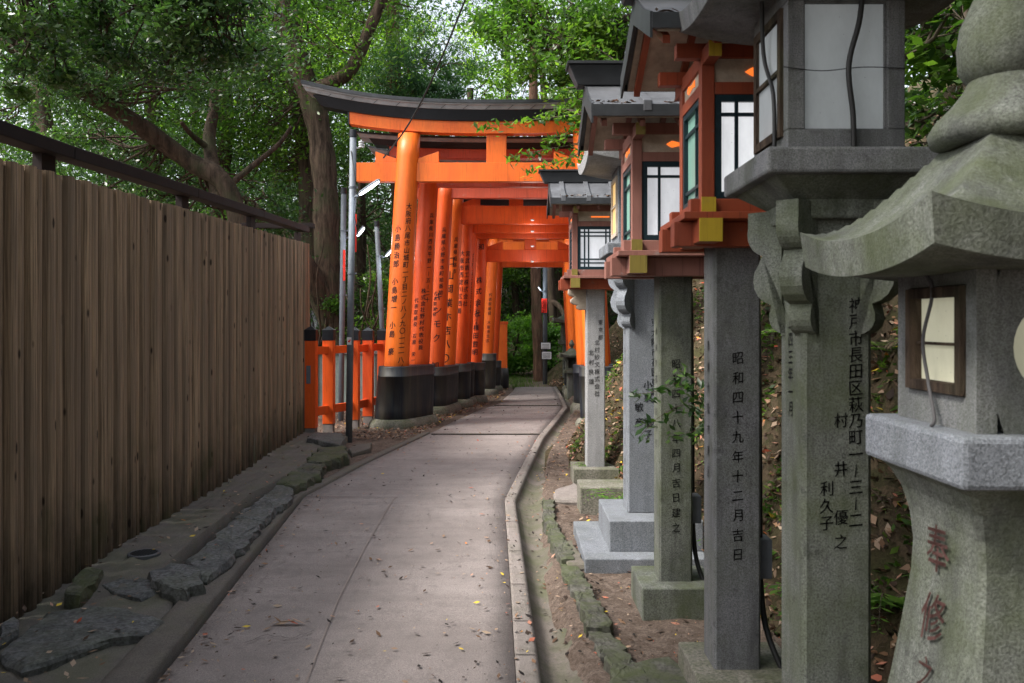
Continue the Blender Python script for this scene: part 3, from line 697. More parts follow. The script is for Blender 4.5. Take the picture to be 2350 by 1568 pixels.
# pale green wall behind the fence, with a coping
gw = empty('low_wall', (-2.6, 15.6, 0), 'low pale green wall with grey coping behind the vermilion fence', 'wall')
mb = MB(); mb.box(-4.6, -1.75, 15.5, 15.62, -.1, 1.02); mb.build('wall_face', M['wallgreen'], gw)
mb = MB(); mb.box(-4.6, -1.7, 15.42, 15.9, 1.022, 1.13); mb.build('coping', M['kerb'], gw, bevel=.01)
mb = MB()
for x in (-4.2, -3.55, -2.95, -2.45): mb.box(x-.03, x+.03, 15.46, 15.498, 0, 1.02)
mb.build('pilaster', M['kerb_dark'], gw)
# dark tile roof corner beyond
rf = empty('garden_roof', P(740, 760, 19), 'small grey tiled roof corner showing over the low wall', 'roof')
c0 = P(728, 748, 19)
mb = MB()
for i in range(7):
    a = c0+Vector((-.35+i*.12, 0, .12-.0*i)); mb.tube([a+Vector((.12, -.1, .28)), a+Vector((.3, -.5, .02)), a+Vector((.42, -.8, -.2))], .05, 8)
mb.build('roof_tiles', M['copper'], rf)
mb = MB(); mb.tube([c0+Vector((-.3, -.1, .45)), c0+Vector((.9, -.1, .42))], .07, 8); mb.build('ridge', M['copper_dark'], rf)
mb = MB(); mb.box(c0.x-.2, c0.x+.9, 18.9, 19.9, -.1, c0.z-.1); mb.build('wall', M['bark_dark'], rf)

# ------------------------------------------------------------------ lamp poles
def lamp_pole(base, ztop, r, lamp, lamp2, label, lean=(0, 0), banner=None, sticker=False, sc=1.0, pale=False):
    x, y = base; root = empty('lamp_pole', (x, y, 0), label, 'lamp pole', 'steel lamp poles')
    top = Vector((x+lean[0], y+lean[1], ztop)); bot = Vector((x, y, -.1))
    mb = MB(); mb.tube([bot, (bot+top)/2, top-Vector((0, 0, .1))], r, 20); mb.build('pole', M['metal'], root, smooth=True)
    mb = MB(); mb.tube([top-Vector((0, 0, .1)), top], r*1.12, 20); mb.build('cap', M['metal_dark'], root, bevel=.004)
    for q in (.82, .55):
        c = bot.lerp(top, q); mb = MB(); mb.tube([c-Vector((0, 0, .012)), c+Vector((0, 0, .012))], r*1.14, 20); mb.box(c.x+r, c.x+r+.03, c.y-.012, c.y+.012, c.z-.012, c.z+.012); mb.build('clamp_band', M['metal'], root)
    a, b = Vector(lamp), Vector(lamp2); d = (b-a).normalized()
    mb = MB(); mb.tube([Vector((x+lean[0]*.7+r*.5, y, a.z-.03)), a-d*.02], .014*sc, 8); mb.build('arm', M['metal'], root, smooth=True)
    side = d.cross(Vector((0, 1, 0))).normalized(); fwd = Vector((0, 1, 0)); hw = .07*sc; hh = .022*sc
    head = MB(); rings = []
    for t, w in ((0, .45), (.12, .9), (.6, 1), (.92, .85), (1, .45)):
        c = a.lerp(b, t); rings.append([c+fwd*hw*w*math.cos(q)+side*hh*w*1.5*math.sin(q)*(1 if math.sin(q) > 0 else .25) for q in np.linspace(0, 2*math.pi, 14)[:-1]])
    head.loft(rings); hd = head.build('lamp_head', M['metal'], root, smooth=True)
    lens = MB(); rings = []; 
    dn = side if side.z < 0 else -side
    for t, w in ((.04, .5), (.15, .85), (.6, .92), (.9, .7), (.95, .4)):
        c = a.lerp(b, t)+dn*hh*.28; rings.append([c+fwd*hw*.9*w*math.cos(q)+dn*hh*1.25*w*max(0, math.sin(q)) for q in np.linspace(0, 2*math.pi, 14)[:-1]])
    lens.loft(rings); lens.build('lens', M['lamp'], hd, smooth=True)
    ld = bpy.data.lights.new('pole_lamp_light', 'POINT'); ld.energy = 6; ld.shadow_soft_size = .06; ld.color = (.88, .95, 1)
    lo = bpy.data.objects.new('pole_lamp_light', ld); COL.objects.link(lo); lo.parent = root; lo.location = a.lerp(b, .5)+dn*.12-wloc(root)
    if banner:
        x0, x1, z0, z1, yb, txt = banner; mb = MB(); mb.box(x0, x1, yb-.008, yb+.008, z0, z1); bn = mb.build('banner', M['banner_red'], root)
        if txt: lettering('lettering', [((x0+x1)/2, z1-.10, .11*sc, .1*sc, txt)], lambda u, v: (u, yb-.0115, v), M['ink'], bn)
    return root
pA = Vector((-2.20, 11.5, 0))
rt = lamp_pole((-2.20, 11.5), 4.19, .045, P(822, 447, 11.4), P(872, 413, 11.1), 'thick grey lamp pole in front of the vermilion fence, tallest of the poles', (.06, 0), (-2.145, -2.10, 2.55, 3.06, 11.52, None))
mb = MB()
for z in (4.03, 4.0, 3.97): mb.tube([(-2.03, 11.5, z-.01), (-2.03, 11.5, z+.005)], .04, 14)
mb.tube([(-2.12, 11.5, 3.94), (-2.03, 11.5, 3.96), (-2.03, 11.5, 4.06)], .010, 8); mb.build('insulator', M['white'], rt)
mb = MB(); mb.tube([(-2.16, 11.45, 3.9), (-2.10, 11.44, 3.5), (-2.08, 11.44, 3.3), (-2.11, 11.45, 3.0), (-2.06, 11.44, 2.75)], .006, 6); mb.build('wire', M['cable'], rt, smooth=True)
mb = MB(); mb.add([(-2.215+.0, 11.452, 1.40), (-2.155, 11.452, 1.40), (-2.155, 11.452, 1.30), (-2.215, 11.452, 1.30)], [(0, 1, 2, 3)]); st = mb.build('sticker', M['white'], rt)
mb = MB(); mb.prism_y([(-2.205, 1.36), (-2.19, 1.35), (-2.17, 1.38), (-2.165, 1.355), (-2.175, 1.34), (-2.17, 1.325), (-2.185, 1.335), (-2.20, 1.33)], 11.449, 11.451); mb.build('emblem', M['banner_red'], st)
lamp_pole((-2.80, 13.95), 3.80, .045, P(818, 542, 13.9), P(836, 520, 13.6), 'thinner grey lamp pole just left of the thick one, behind the fence', (.05, 0), (P(787, 600, 13.9).x, P(792, 600, 13.9).x, 2.28, 2.78, 13.9, None))
lamp_pole((P(886, 880, 15.6).x, 15.6), 3.45, .045, P(884, 588, 15.5), P(900, 572, 15.3), 'leaning greenish lamp pole beside the left column of the front torii', (-.17, 0), None, sc=.9)
lamp_pole((P(1251, 880, 22.4).x, 22.4), 5.5, .06, P(1245, 668, 22.2), P(1236, 656, 21.9), 'distant lamp pole with red sign at the far end of the gates', (0, 0), (P(1243, 700, 22.3).x, P(1255, 700, 22.3).x, 1.85, 2.22, 22.28, '稲荷社'), sc=1.2)
def notice(px0, py0, px1, py1, label):
    a, b = P(px0, py0, 22.2), P(px1, py1, 22.2); r = empty('notice_board', ((a.x+b.x)/2, 22.2, b.z), label, 'notice board', 'notices on the far pole')
    mb = MB(); mb.box(a.x, b.x, 22.19, 22.23, b.z, a.z); mb.build('frame', M['rail'], r)
    mb = MB(); mb.box(a.x+.02, b.x-.02, 22.17, 22.188, b.z+.02, a.z-.02); mb.build('sheet', M['white'], r)
    mb = MB()
    for k in range(4): mb.box(a.x+.05, b.x-.05, 22.166, 22.1695, a.z-.07-k*.035, a.z-.062-k*.035)
    mb.build('print', M['ink_faint'], r)
notice(1240, 785, 1265, 803, 'upper white framed notice on the distant pole')
notice(1242, 806, 1267, 826, 'lower white framed notice on the distant pole')
# small lamps under the gate beams
for (x, y, Y, w) in ((1222, 507, 15.45, 'fourth'), (1222, 533, 16.05, 'fifth'), (1222, 567, 16.55, 'sixth'), (1222, 602, 17.0, 'seventh')):
    p = P(x, y, Y); r = empty('gate_lamp', p, 'tiny white ceiling lamp under the %s gate beam' % w, 'lamp', 'small lamps under the gates')
    mb = MB(); mb.lathe([(.03, p.z+.03), (.034, p.z+.02), (.034, p.z+.012)], 16, (p.x, p.y)); mb.build('housing', M['white'], r)
    mb = MB(); mb.lathe([(.026, p.z+.011), (.022, p.z+.002), (.006, p.z)], 16, (p.x, p.y)); mb.build('lens', M['glass_white2'], r)
    ld = bpy.data.lights.new('gate_lamp_light', 'POINT'); ld.energy = 2.2; ld.shadow_soft_size = .08; ld.color = (1, .93, .85)
    lo = bpy.data.objects.new('gate_lamp_light', ld); COL.objects.link(lo); lo.parent = r; lo.location = (0, 0, -.22)
# overhead cable
cb = MB(); a, b = P(880, 362, 12.2), P(1075, -20, 9.0); m = [a.lerp(b, t)-Vector((0, 0, .22*math.sin(math.pi*t))) for t in np.linspace(0, 1, 20)]
cb.tube(m+[b+Vector((2.0, -3.5, 2.0))], .011, 8); tag(cb.build('overhead_cable', M['cable'], smooth=True), 'dark twisted cable slanting down across the front torii roof', 'cable')
# ------------------------------------------------------------------ lanterns on the right
def pillar_face_text(cols, x_c, yf, name, mat, parent): lettering(name, cols, lambda u, v: (x_c+u, yf-.0025, v), mat, parent)
def side_text(cols, xs, yc, name, mat, parent): lettering(name, cols, lambda u, v: (xs-.0025, yc-u, v), mat, parent)
def square_pillar(x, y, h, z0, z1, mat, parent, ch=.012, taper=1.0):
    mb = MB(); rings = []
    for z, s in ((z0, 1.0), (z1, taper)):
        a = h*s; c = ch
        rings.append([(x-a+c, y-a, z), (x+a-c, y-a, z), (x+a, y-a+c, z), (x+a, y+a-c, z), (x+a-c, y+a, z), (x-a+c, y+a, z), (x-a, y+a-c, z), (x-a, y-a+c, z)])
    mb.loft(rings); return mb.build('pillar', mat, parent)
def slab(name, x, y, hx, hy, z0, z1, mat, parent, bevel=.006, taper=0):
    mb = MB(); mb.loft([[(x-hx+taper, y-hy+taper, z0), (x+hx-taper, y-hy+taper, z0), (x+hx-taper, y+hy-taper, z0), (x-hx+taper, y+hy-taper, z0)],
                        [(x-hx, y-hy, z1), (x+hx, y-hy, z1), (x+hx, y+hy, z1), (x-hx, y+hy, z1)]])
    return mb.build(name, mat, parent, bevel=bevel)
def cloud_bracket(x, y, ang, r0, r1, ztop, h, th, mat, parent):
    """lobed corbel slab standing out from the pillar, thickness th"""
    pts = [(0, 0), (r1, 0)]
    for (cx_, cz_, rr, a0, a1) in ((r1-.075, -.075, .078, 15, -75), (r1-.105, -.235, .085, 40, -80), (r1-.135, -.36, .055, 10, -110)):
        for a in np.linspace(a0, a1, 7): pts.append((cx_+rr*math.cos(R(a)), (cz_+rr*math.sin(R(a)))*h/.44))
    pts.append((0, -.42*h/.44)); mb = MB(); ca, sa = math.cos(ang), math.sin(ang)
    for s in (0,):
        A = []; B = []
        for q, z in pts:
            q = q+r0
            A.append((x+ca*q-sa*th, y+sa*q+ca*th, ztop+z)); B.append((x+ca*q+sa*th, y+sa*q-ca*th, ztop+z))
        mb.loft([A, B])
    return mb.build('cloud_bracket', mat, parent, bevel=.012)
def wframe(x0, x1, z0, z1, fw, yf, depth, mat, glass, parent, bars=(), face='front', gd=.02, glass_name='glass_panel', bt=.007):
    """window: frame with glass and bars; face 'front' lies in plane y=yf looking -y; 'left' lies in plane x=yf looking -x (x0,x1 are y)"""
    def bx(mb, a0, a1, b0, b1, d0, d1):
        if face == 'front': mb.box(a0, a1, yf+d0, yf+d1, b0, b1)
        else: mb.box(yf+d0, yf+d1, a0, a1, b0, b1)
    mb = MB(); bx(mb, x0, x0+fw, z0, z1, 0, depth); bx(mb, x1-fw, x1, z0, z1, 0, depth); bx(mb, x0+fw, x1-fw, z0, z0+fw, 0, depth); bx(mb, x0+fw, x1-fw, z1-fw, z1, 0, depth)
    w = mb.build('window', mat, parent)
    mb = MB(); bx(mb, x0+fw*.8, x1-fw*.8, z0+fw*.8, z1-fw*.8, gd, gd+.006); mb.build(glass_name, glass, w)
    if bars:
        mb = MB()
        for kind, t in bars:
            if kind == 'v': c = lerp(x0+fw, x1-fw, t); bx(mb, c-bt, c+bt, z0+fw*.9, z1-fw*.9, gd-.012, gd-.001)
            else: c = lerp(z0+fw, z1-fw, t); bx(mb, x0+fw*.9, x1-fw*.9, c-bt, c+bt, gd-.0135, gd-.0015)
        mb.build('glazing_bars', mat, w)
    return w
def sweep_roof(x, y, h, ze, zc, th, up, mat, parent, top=.12, name='roof', N=24, convex=False):
    """square stone roof with concave slopes and lifted corners"""
    def surf(u, v, lower=False):
        m = max(abs(u), abs(v)); k = m
        z = zc+(ze-zc)*((3*k*k-2*k**3)**.92 if convex else (1-(1-k)**1.75))          # steep near the top, flat at the eave
        corner = (abs(u*v)/(m*m+1e-6) if m > 0 else 0)
        z += up*(corner**2.2)*m**3.5
        return z
    vs = []; fs = []; n = N
    us = [-1+2*i/n for i in range(n+1)]
    for v in us:
        for u in us:
            cc = min(1, abs(u*v))**3*.0; vs.append((x+u*h, y+v*h, surf(u, v)))
    off = len(vs)
    for v in us:
        for u in us: m = max(abs(u), abs(v)); vs.append((x+u*h*.97, y+v*h*.97, ze-th+up*(abs(u*v)/(m*m+1e-6) if m > 0 else 0)**2.2*m**3.5*.8+.0*m))
    w = n+1
    for j in range(n):
        for i in range(n):
            a = j*w+i; fs.append((a, a+1, a+w+1, a+w)); fs.append((off+a, off+a+w, off+a+w+1, off+a+1))
    for i in range(n):
        for a, b in ((i, i+1), (n*w+i+1, n*w+i), ((i+1)*w, i*w), (i*w+n, (i+1)*w+n)):
            fs.append((a, off+a, off+b, b))
    mb = MB(); mb.add(vs, fs); o = mb.build(name, mat, parent)
    for p in o.data.polygons: p.use_smooth = abs(p.normal.z) > .35
    return o
def cable_on(pts, r, name, mat, parent):
    mb = MB(); pts = [Vector(p) for p in pts]; q = []
    for i in range(len(pts)-1):
        p0, p1, p2, p3 = pts[max(i-1, 0)], pts[i], pts[i+1], pts[min(i+2, len(pts)-1)]
        for k in range(6):
            t = k/6; q.append(.5*((2*p1)+(-p0+p2)*t+(2*p0-5*p1+4*p2-p3)*t*t+(-p0+3*p1-3*p2+p3)*t**3))
    q.append(pts[-1]); mb.tube(q, r, 8); return mb.build(name, mat, parent, smooth=True)

# -- tall stone lantern on a square pillar
def tall_stone(x, y, ph, zb, label, mats, base, near=False):
    root = empty('stone_lantern', (x, y, 0), label, 'stone lantern')
    mp, mf, mbk = mats
    p = square_pillar(x, y, ph, base, 2.0, mp, root, .014)
    slab('neck_block', x, y, ph*1.35, ph*1.35, 1.93, 2.0, mp, root, .01)
    for k in range(4): cloud_bracket(x, y, k*math.pi/2+math.pi*.75, ph*1.2, .128, 1.985, .45, .038, mbk, root)
    slab('capital', x, y, .24, .24, 1.99, 2.055, mp, root, .004, .09)
    slab('platform', x, y, .272, .272, 2.055, 2.135, mf, root, .01)
    h = .185; z0, z1 = 2.136, 2.66; cb = MB(); t = .055
    for sx in (-1, 1):
        for sy in (-1, 1): cb.box(x+sx*h-(t if sx > 0 else 0), x+sx*h+(t if sx < 0 else 0), y+sy*h-(t if sy > 0 else 0), y+sy*h+(t if sy < 0 else 0), z0+.07, z1-.05)
    cb.box(x-h, x+h, y-h, y+h, z0, z0+.07); cb.box(x-h, x+h, y-h, y+h, z1-.05, z1)
    cb.box(x-h+.03, x+h-.03, y+h-.03, y+h-.005, z0+.07, z1-.05); cb.box(x+h-.03, x+h-.005, y-h+.03, y+h-.03, z0+.07, z1-.05)
    fb = cb.build('firebox', mf, root, bevel=.004)
    wframe(x-h+t, x+h-t, z0+.07, z1-.05, .004, y-h+.012, .03, mf, M['glass_dim'] if near else M['glass_white'], root, (), 'front', .012)
    wframe(y-h+t*.7, y+h-t*.7, z0+.055, z1-.06, .028, x-h-.012, .03, M['bark'] if near else M['roofboard'], M['glass_dim'] if near else M['glass_amber'], root, (('h', .52),), 'left', .012)
    sweep_roof(x, y, .42, 2.72, 3.0, .065, .07, M['granite_pale'] if not near else mf, root)
    mb = MB(); mb.lathe([(.05, 2.97), (.11, 3.0), (.12, 3.05), (.07, 3.09), (.10, 3.14), (.11, 3.2), (.05, 3.27), (.01, 3.32)], 20, (x, y)); mb.build('finial', mf, root, smooth=True)
    return root, p, fb
# nearest tall stone lantern
X5, Y5 = 1.048, 2.86
r5, p5, f5 = tall_stone(X5, Y5, .113, 0, 'tall grey stone lantern on a square pillar, inscribed with a city address', (M['granite_moss'], M['granite'], M['granite_moss']), -.05, True)
pillar_face_text([(.058, 1.655, .054, .0532, '神戸市長田区萩乃町一|三|二'), (.010, 1.285, .052, .078, '村 井 優之'), (-.036, 1.065, .052, .056, '利久子')], X5, Y5-.113, 'lettering', M['ink'], p5)
side_text([(-.0, 1.60, .055, .058, '二四三年一月')], X5-.113, Y5, 'side_lettering', M['ink_faint'], p5)
cable_on([(X5+.05, Y5-.20, 2.72), (X5+.035, Y5-.205, 2.55), (X5-.0, Y5-.205, 2.40), (X5+.015, Y5-.20, 2.25), (X5+.02, Y5-.195, 2.14)], .009, 'front_cable', M['cable'], r5)
cable_on([(X5-.30, Y5-.32, 2.78), (X5-.24, Y5-.1, 2.72), (X5-.205, Y5+.0, 2.5), (X5-.20, Y5-.09, 2.34), (X5-.205, Y5-.12, 2.15)], .007, 'side_cable', M['cable'], r5)
cable_on([(X5-.2, Y5-.19, 2.40), (X5-.08, Y5-.19, 2.387), (X5+.05, Y5-.192, 2.398), (X5+.19, Y5-.19, 2.395)], .0016, 'tie_wire', M['cable'], r5)
# blue-grey stone lantern in the middle
X2, Y2 = .905, 5.96
r2, p2, f2 = tall_stone(X2, Y2, .115, 0, 'blue grey stone lantern on a two step plinth between two wooden lanterns', (M['granite_blue'], M['granite_blue'], M['granite_blue']), .3)
slab('upper_plinth', X2+.045, Y2, .31, .35, .09, .295, M['granite_blue'], r2, .008)
slab('lower_plinth', X2+.08, Y2, .52, .52, -.05, .092, M['granite_blue'], r2, .008)
pillar_face_text([(.075, 1.60, .062, .068, '東大阪市花園東町一|九'), (.025, 1.17, .07, .085, '小泉 重子'), (-.035, 1.02, .07, .105, '敏彦')], X2, Y2-.115, 'lettering', M['ink'], p2)
side_text([(0, 1.62, .07, .07, '奉納'), (0, 1.4, .05, .07, '平成一一年六月 吉日 家内安全')], X2-.115, Y2, 'side_lettering', M['ink_faint'], p2)

# -- wooden lantern with a ridged copper roof on a stone pillar
def wood_lantern(x, y, px, py, ph, label, mat, mat_dark, matp, zs=2.03, h=.225, base=.17, basespec=None, lattice=False, glass='glass_white', endc='yellow', roofmat=None, eave=.42, eavex=.455, rz=.0, blockmat=None, stone=None):
    root = empty('wooden_lantern', (x, y, 0), label, 'wooden lantern')
    p = square_pillar(px, py, ph, base-.005, zs-.10, stone or M['granite'], root, .010)
    if basespec:
        for (bx0, bx1, by0, by1, z0, z1) in basespec:
            mb = MB(); mb.box(bx0, bx1, by0, by1, z0, z1); mb.build('plinth', blockmat or M['plinth'], root, bevel=.008)
    # cross bearers and deck
    for sy in (-1, 1):
        mb = MB(); mb.box(x-h*1.45, x+h*1.45, y+sy*h*.62-.04, y+sy*h*.62+.04, zs-.135, zs-.035); b = mb.build('bearer', mat_dark, root, bevel=.003)
    for sx in (-1, 1):
        mb = MB(); xx = x+sx*h*.9; mb.box(xx-.045, xx+.045, y-h*1.3, y+h*1.3, zs-.125, zs-.034); b = mb.build('cross_bearer', mat_dark, root, bevel=.003)
        mb = MB(); mb.box(xx-.0455, xx+.0455, y-h*1.3-.008, y-h*1.3, zs-.1255, zs-.0335); mb.build('painted_end', M[endc], b)
    mb = MB(); mb.box(x-h*1.35, x+h*1.35, y-h*1.22, y+h*1.22, zs-.033, zs-.005); mb.build('deck', mat, root, bevel=.003)
    # sill frame
    t = .028
    for sy in (-1, 1):
        mb = MB(); mb.box(x-h*1.2, x+h*1.2, y+sy*(h-.02)-t, y+sy*(h-.02)+t, zs-.003, zs+.052); b = mb.build('sill_beam', mat, root, bevel=.003)
    for sx in (-1, 1):
        mb = MB(); mb.box(x+sx*(h-.02)-t, x+sx*(h-.02)+t, y-h*1.18, y+h*1.18, zs-.004, zs+.053); b = mb.build('sill_beam', mat, root, bevel=.003)
        mb = MB(); mb.box(x+sx*(h-.02)-t-.0005, x+sx*(h-.02)+t+.0005, y-h*1.18-.006, y-h*1.18, zs-.0045, zs+.0535); mb.build('painted_end', M[endc], b)
    z0 = zs+.054; z1 = zs+.62
    for sx in (-1, 1):
        for sy in (-1, 1):
            mb = MB(); a = x+sx*(h-.027); b = y+sy*(h-.027); mb.box(a-.027, a+.027, b-.027, b+.027, z0, z1); mb.build('corner_post', mat, root, bevel=.003)
    zr = z0+.42
    for sy in (-1, 1):
        mb = MB(); mb.box(x-h+.055, x+h-.055, y+sy*(h-.02)-.018, y+sy*(h-.02)+.018, zr, zr+.05); mb.build('head_rail', mat, root, bevel=.003)
        mb = MB(); mb.box(x-h-.1, x+h+.1, y+sy*(h-.027)-.024, y+sy*(h-.027)+.024, z1+.0, z1+.06); mb.build('top_beam', mat, root, bevel=.003)
    for sx in (-1, 1):
        mb = MB(); mb.box(x+sx*(h-.02)-.019, x+sx*(h-.02)+.019, y-h+.055, y+h-.055, zr+.001, zr+.051); mb.build('head_rail', mat, root, bevel=.003)
        mb = MB(); mb.box(x+sx*(h-.027)-.024, x+sx*(h-.027)+.024, y-h-.12, y+h+.12, z1-.03, z1+.032); b = mb.build('top_beam', mat, root, bevel=.003)
        mb = MB(); mb.box(x+sx*(h-.027)-.0245, x+sx*(h-.027)+.0245, y-h-.126, y-h-.12, z1-.03, z1+.0325); mb.build('painted_end', M[endc], b)
    # transom board with lit cut-out above the window
    for face in ('front', 'left'):
        mb = MB()
        if face == 'front': mb.box(x-h+.055, x+h-.055, y-h+.014, y-h+.024, zr+.05, z1)
        else: mb.box(x-h+.014, x-h+.024, y-h+.055, y+h-.055, zr+.051, z1)
        tb = mb.build('transom_board', M['roofboard'], root)
        s = [(-.075, .0), (-.06, .010), (-.045, .018), (-.01, .010), (.03, .006), (.075, .014), (.075, -.014), (.03, -.006), (-.01, -.010), (-.045, -.018), (-.06, -.010)]
        if lattice: s = [(-.09, .006), (.09, .006), (.09, -.006), (-.09, -.006)]
        zc = (zr+.05+z1)/2-.005; mb = MB()
        if face == 'front': mb.prism_y([(x+.03+a, zc+b) for a, b in s], y-h+.0135-.004, y-h+.0135)
        else: mb.prism_x([(y+.03-a, zc+b) for a, b in s], x-h+.0135-.004, x-h+.0135)
        mb.build('cut_out', M['leaf_orange'], tb)
    g = M[glass]
    bars = (('v', .22), ('h', .86)) if not lattice else (('v', .12), ('v', .24), ('v', .76), ('v', .88), ('h', .1), ('h', .2), ('h', .82), ('h', .92))
    sb = (('v', .3), ('h', .80), ('h', .12)) if not lattice else bars
    wframe(x-h+.055, x+h-.055, z0, zr, .028, y-h+.006, .03, M['teal'], g, root, bars, 'front', .018)
    wframe(y-h+.055, y+h-.055, z0, zr, .024, x-h+.006, .03, M['teal'], M['glass_green'] if not lattice else g, root, sb, 'left', .018)
    mb = MB(); mb.box(x-h+.04, x+h-.04, y+h-.03, y+h-.02, z0, z1); mb.box(x+h-.03, x+h-.02, y-h+.04, y+h-.031, z0, z1); mb.build('back_board', M['roofboard'], root)
    # roof: underside boards, copper slabs, ridge box, battens
    ze = z1+.04+rz; zk = ze+.27; ex, ey = eavex, eave
    rm = roofmat or M['copper']
    mb = MB()
    for s in (-1, 1):
        mb.loft([[(x-ex+.02, y+s*ey, ze), (x+ex-.02, y+s*ey, ze), (x+ex-.02, y+s*ey, ze+.03), (x-ex+.02, y+s*ey, ze+.03)],
                 [(x-ex+.02, y+s*.01, zk-.07), (x+ex-.02, y+s*.01, zk-.07), (x+ex-.02, y+s*.01, zk-.04), (x-ex+.02, y+s*.01, zk-.04)]])
    mb.build('roof_boards', M['roofboard'], root)
    mb = MB()
    for k in range(5):
        xx = lerp(x-ex+.06, x+ex-.06, k/4)
        for s in (-1, 1):
            mb.loft([[(xx-.014, y+s*(ey-.03), ze-.035), (xx+.014, y+s*(ey-.03), ze-.035), (xx+.014, y+s*(ey-.03), ze-.003), (xx-.014, y+s*(ey-.03), ze-.003)],
                     [(xx-.014, y+s*.02, zk-.105), (xx+.014, y+s*.02, zk-.105), (xx+.014, y+s*.02, zk-.073), (xx-.014, y+s*.02, zk-.073)]])
    mb.build('rafters', mat, root)
    for s in (-1, 1):
        pr = [(s*(ey+.015), ze+.032), (s*(ey*.62), ze+.085), (s*.012, zk-.036), (s*.012, zk+.012), (s*(ey*.62), ze+.14), (s*(ey+.015), ze+.062)]
        mb = MB(); mb.prism_x([(y+a, b) for a, b in pr], x-ex, x+ex); rs = mb.build('roof_slope', rm, root, bevel=.004)
        # dark eave fascia, double
        mb = MB(); mb.box(x-ex-.004, x+ex+.004, y+s*(ey+.022)-.006, y+s*(ey+.022)+.006, ze+.005, ze+.064); mb.build('eave_fascia', M['copper_dark'], rs)
        for bx_ in ((-.18, .26) if not lattice else (-.34, -.10, .15, .36)):
            xx = x+bx_*1.0; w = .022
            mb = MB(); q = [(s*(ey+.03), ze+.03), (s*(ey+.03), ze+.085), (s*(ey*.62), ze+.165), (s*.02, zk+.03), (s*.02, zk), (s*(ey*.62), ze+.12)]
            mb.prism_x([(y+a, b) for a, b in q], xx-w, xx+w); mb.build('batten', rm, rs, bevel=.003)
    # shaped verge boards on the gable ends
    for sx in (-1, 1):
        for s in (-1, 1):
            mb = MB(); xx = x+sx*(ex+.006); q = [(s*(ey+.02), ze-.03), (s*.0, zk-.10), (s*.0, zk+.02), (s*(ey*.62), ze+.145), (s*(ey+.02), ze+.07)]
            mb.prism_x([(y+a, b) for a, b in q], xx-.005, xx+.005); mb.build('verge_board', M['copper_dark'], root)
    rx = ex+.10
    mb = MB(); mb.loft([[(x-rx+.05, y-.05, zk+.0), (x-rx+.05, y+.05, zk+.0), (x-rx, y+.07, zk+.11), (x-rx, y-.07, zk+.11)],
                        [(x+rx-.05, y-.05, zk+.0), (x+rx-.05, y+.05, zk+.0), (x+rx, y+.07, zk+.11), (x+rx, y-.07, zk+.11)]])
    mb.build('ridge_box', M['copper_dark'] , root, bevel=.004)
    mb = MB(); mb.box(x-rx-.01, x+rx+.01, y-.085, y+.085, zk+.112, zk+.127); mb.build('ridge_cap', M['copper_dark'], root)
    # dead leaves caught on the front eave
    n = 60; V = []; Fq = []; T = []
    rn = np.random.default_rng(int(y*100))
    for i in range(n):
        c = np.array([x+rn.uniform(-ex, ex), y-ey+rn.uniform(-.0, .09), 0]); c[2] = ze+.070+(c[1]-(y-ey))*.32+rn.uniform(.004, .016)
        a = rn.uniform(0, 6.3); l = rn.uniform(.012, .028); u = np.array([math.cos(a), math.sin(a), rn.uniform(-.3, .3)])*l; v = np.array([-math.sin(a), math.cos(a), rn.uniform(-.5, .5)])*l*.45
        V += [c-u, c-v, c+u, c+v]; Fq.append([4*i, 4*i+1, 4*i+2, 4*i+3]); T += [rn.uniform(.2, .85)]*4
    o = fast_mesh('roof_leaves', np.array(V), np.array(Fq), M['litter'], None, colors=np.array(T)); tag(o, kind='stuff')
    return root, p
X4, Y4 = .987, 3.66
r4, p4 = wood_lantern(X4, Y4, .942, 3.66, .098, 'nearest wooden lantern, dark red with green side glass and yellow beam ends', M['rust_red'], M['rust_red'], None, 2.045, .225, .15,
    ((.755, 1.20, 3.44, 3.88, -.05, .15),), glass='glass_white2')
pillar_face_text([(.0, 1.45, .056, .082, '昭和四十九年十二月吉日')], .942, 3.562, 'lettering', M['ink'], p4)
side_text([(0, 1.5, .05, .09, '奉納大阪市東区')], .942-.098, 3.66, 'side_lettering', M['ink_faint'], p4)
X3, Y3 = .87, 4.78
r3, p3 = wood_lantern(X3, Y3, .905, 4.80, .092, 'second wooden lantern, faded pinkish paint, old yellow beam ends', M['faded_red'], M['faded_red'], None, 1.985, .23, .17,
    ((.70, 1.12, 4.585, 5.02, -.05, .17),), endc='yellow_old', blockmat=M['granite_moss'], stone=M['granite_moss'])
pillar_face_text([(.0, 1.37, .056, .082, '昭和四十八年四月吉日建之')], .905, 4.708, 'lettering', M['ink'], p3)
side_text([(0, 1.55, .05, .09, '奉納京都市右京区')], .905-.092, 4.80, 'side_lettering', M['ink_faint'], p3)
X1, Y1 = .83, 8.54
r1, p1 = wood_lantern(X1, Y1, .83, 8.54, .093, 'farthest wooden lantern with fine lattice windows and leaf covered roof', M['faded_red'], M['rust_red'], None, 2.06, .245, .17,
    ((.60, 1.05, 8.32, 8.78, -.05, .17),), lattice=True, endc='yellow_old', blockmat=M['plinth'], stone=M['granite_pale'])
pillar_face_text([(.045, 1.60, .055, .075, '東京都'), (.012, 1.40, .06, .072, '北村紗文株式会社'), (-.045, 1.30, .06, .095, '北村良雄')], .83, 8.447, 'lettering', M['ink_faint'], p1)
# carved bracket under the far lantern
cloud_bracket(.83, 8.54, math.pi, .07, .20, 1.93, .22, .045, M['roofboard'], r1)
mb = MB(); a = G(1332, 1185, 0); mb.box(a.x-.0, a.x+.55, a.y, a.y+.38, -.05, .235)
tag(mb.build('stone_block', M['plinth'], bevel=.01), 'empty brown stone block between the far wooden lantern and the blue grey one', 'stone block')

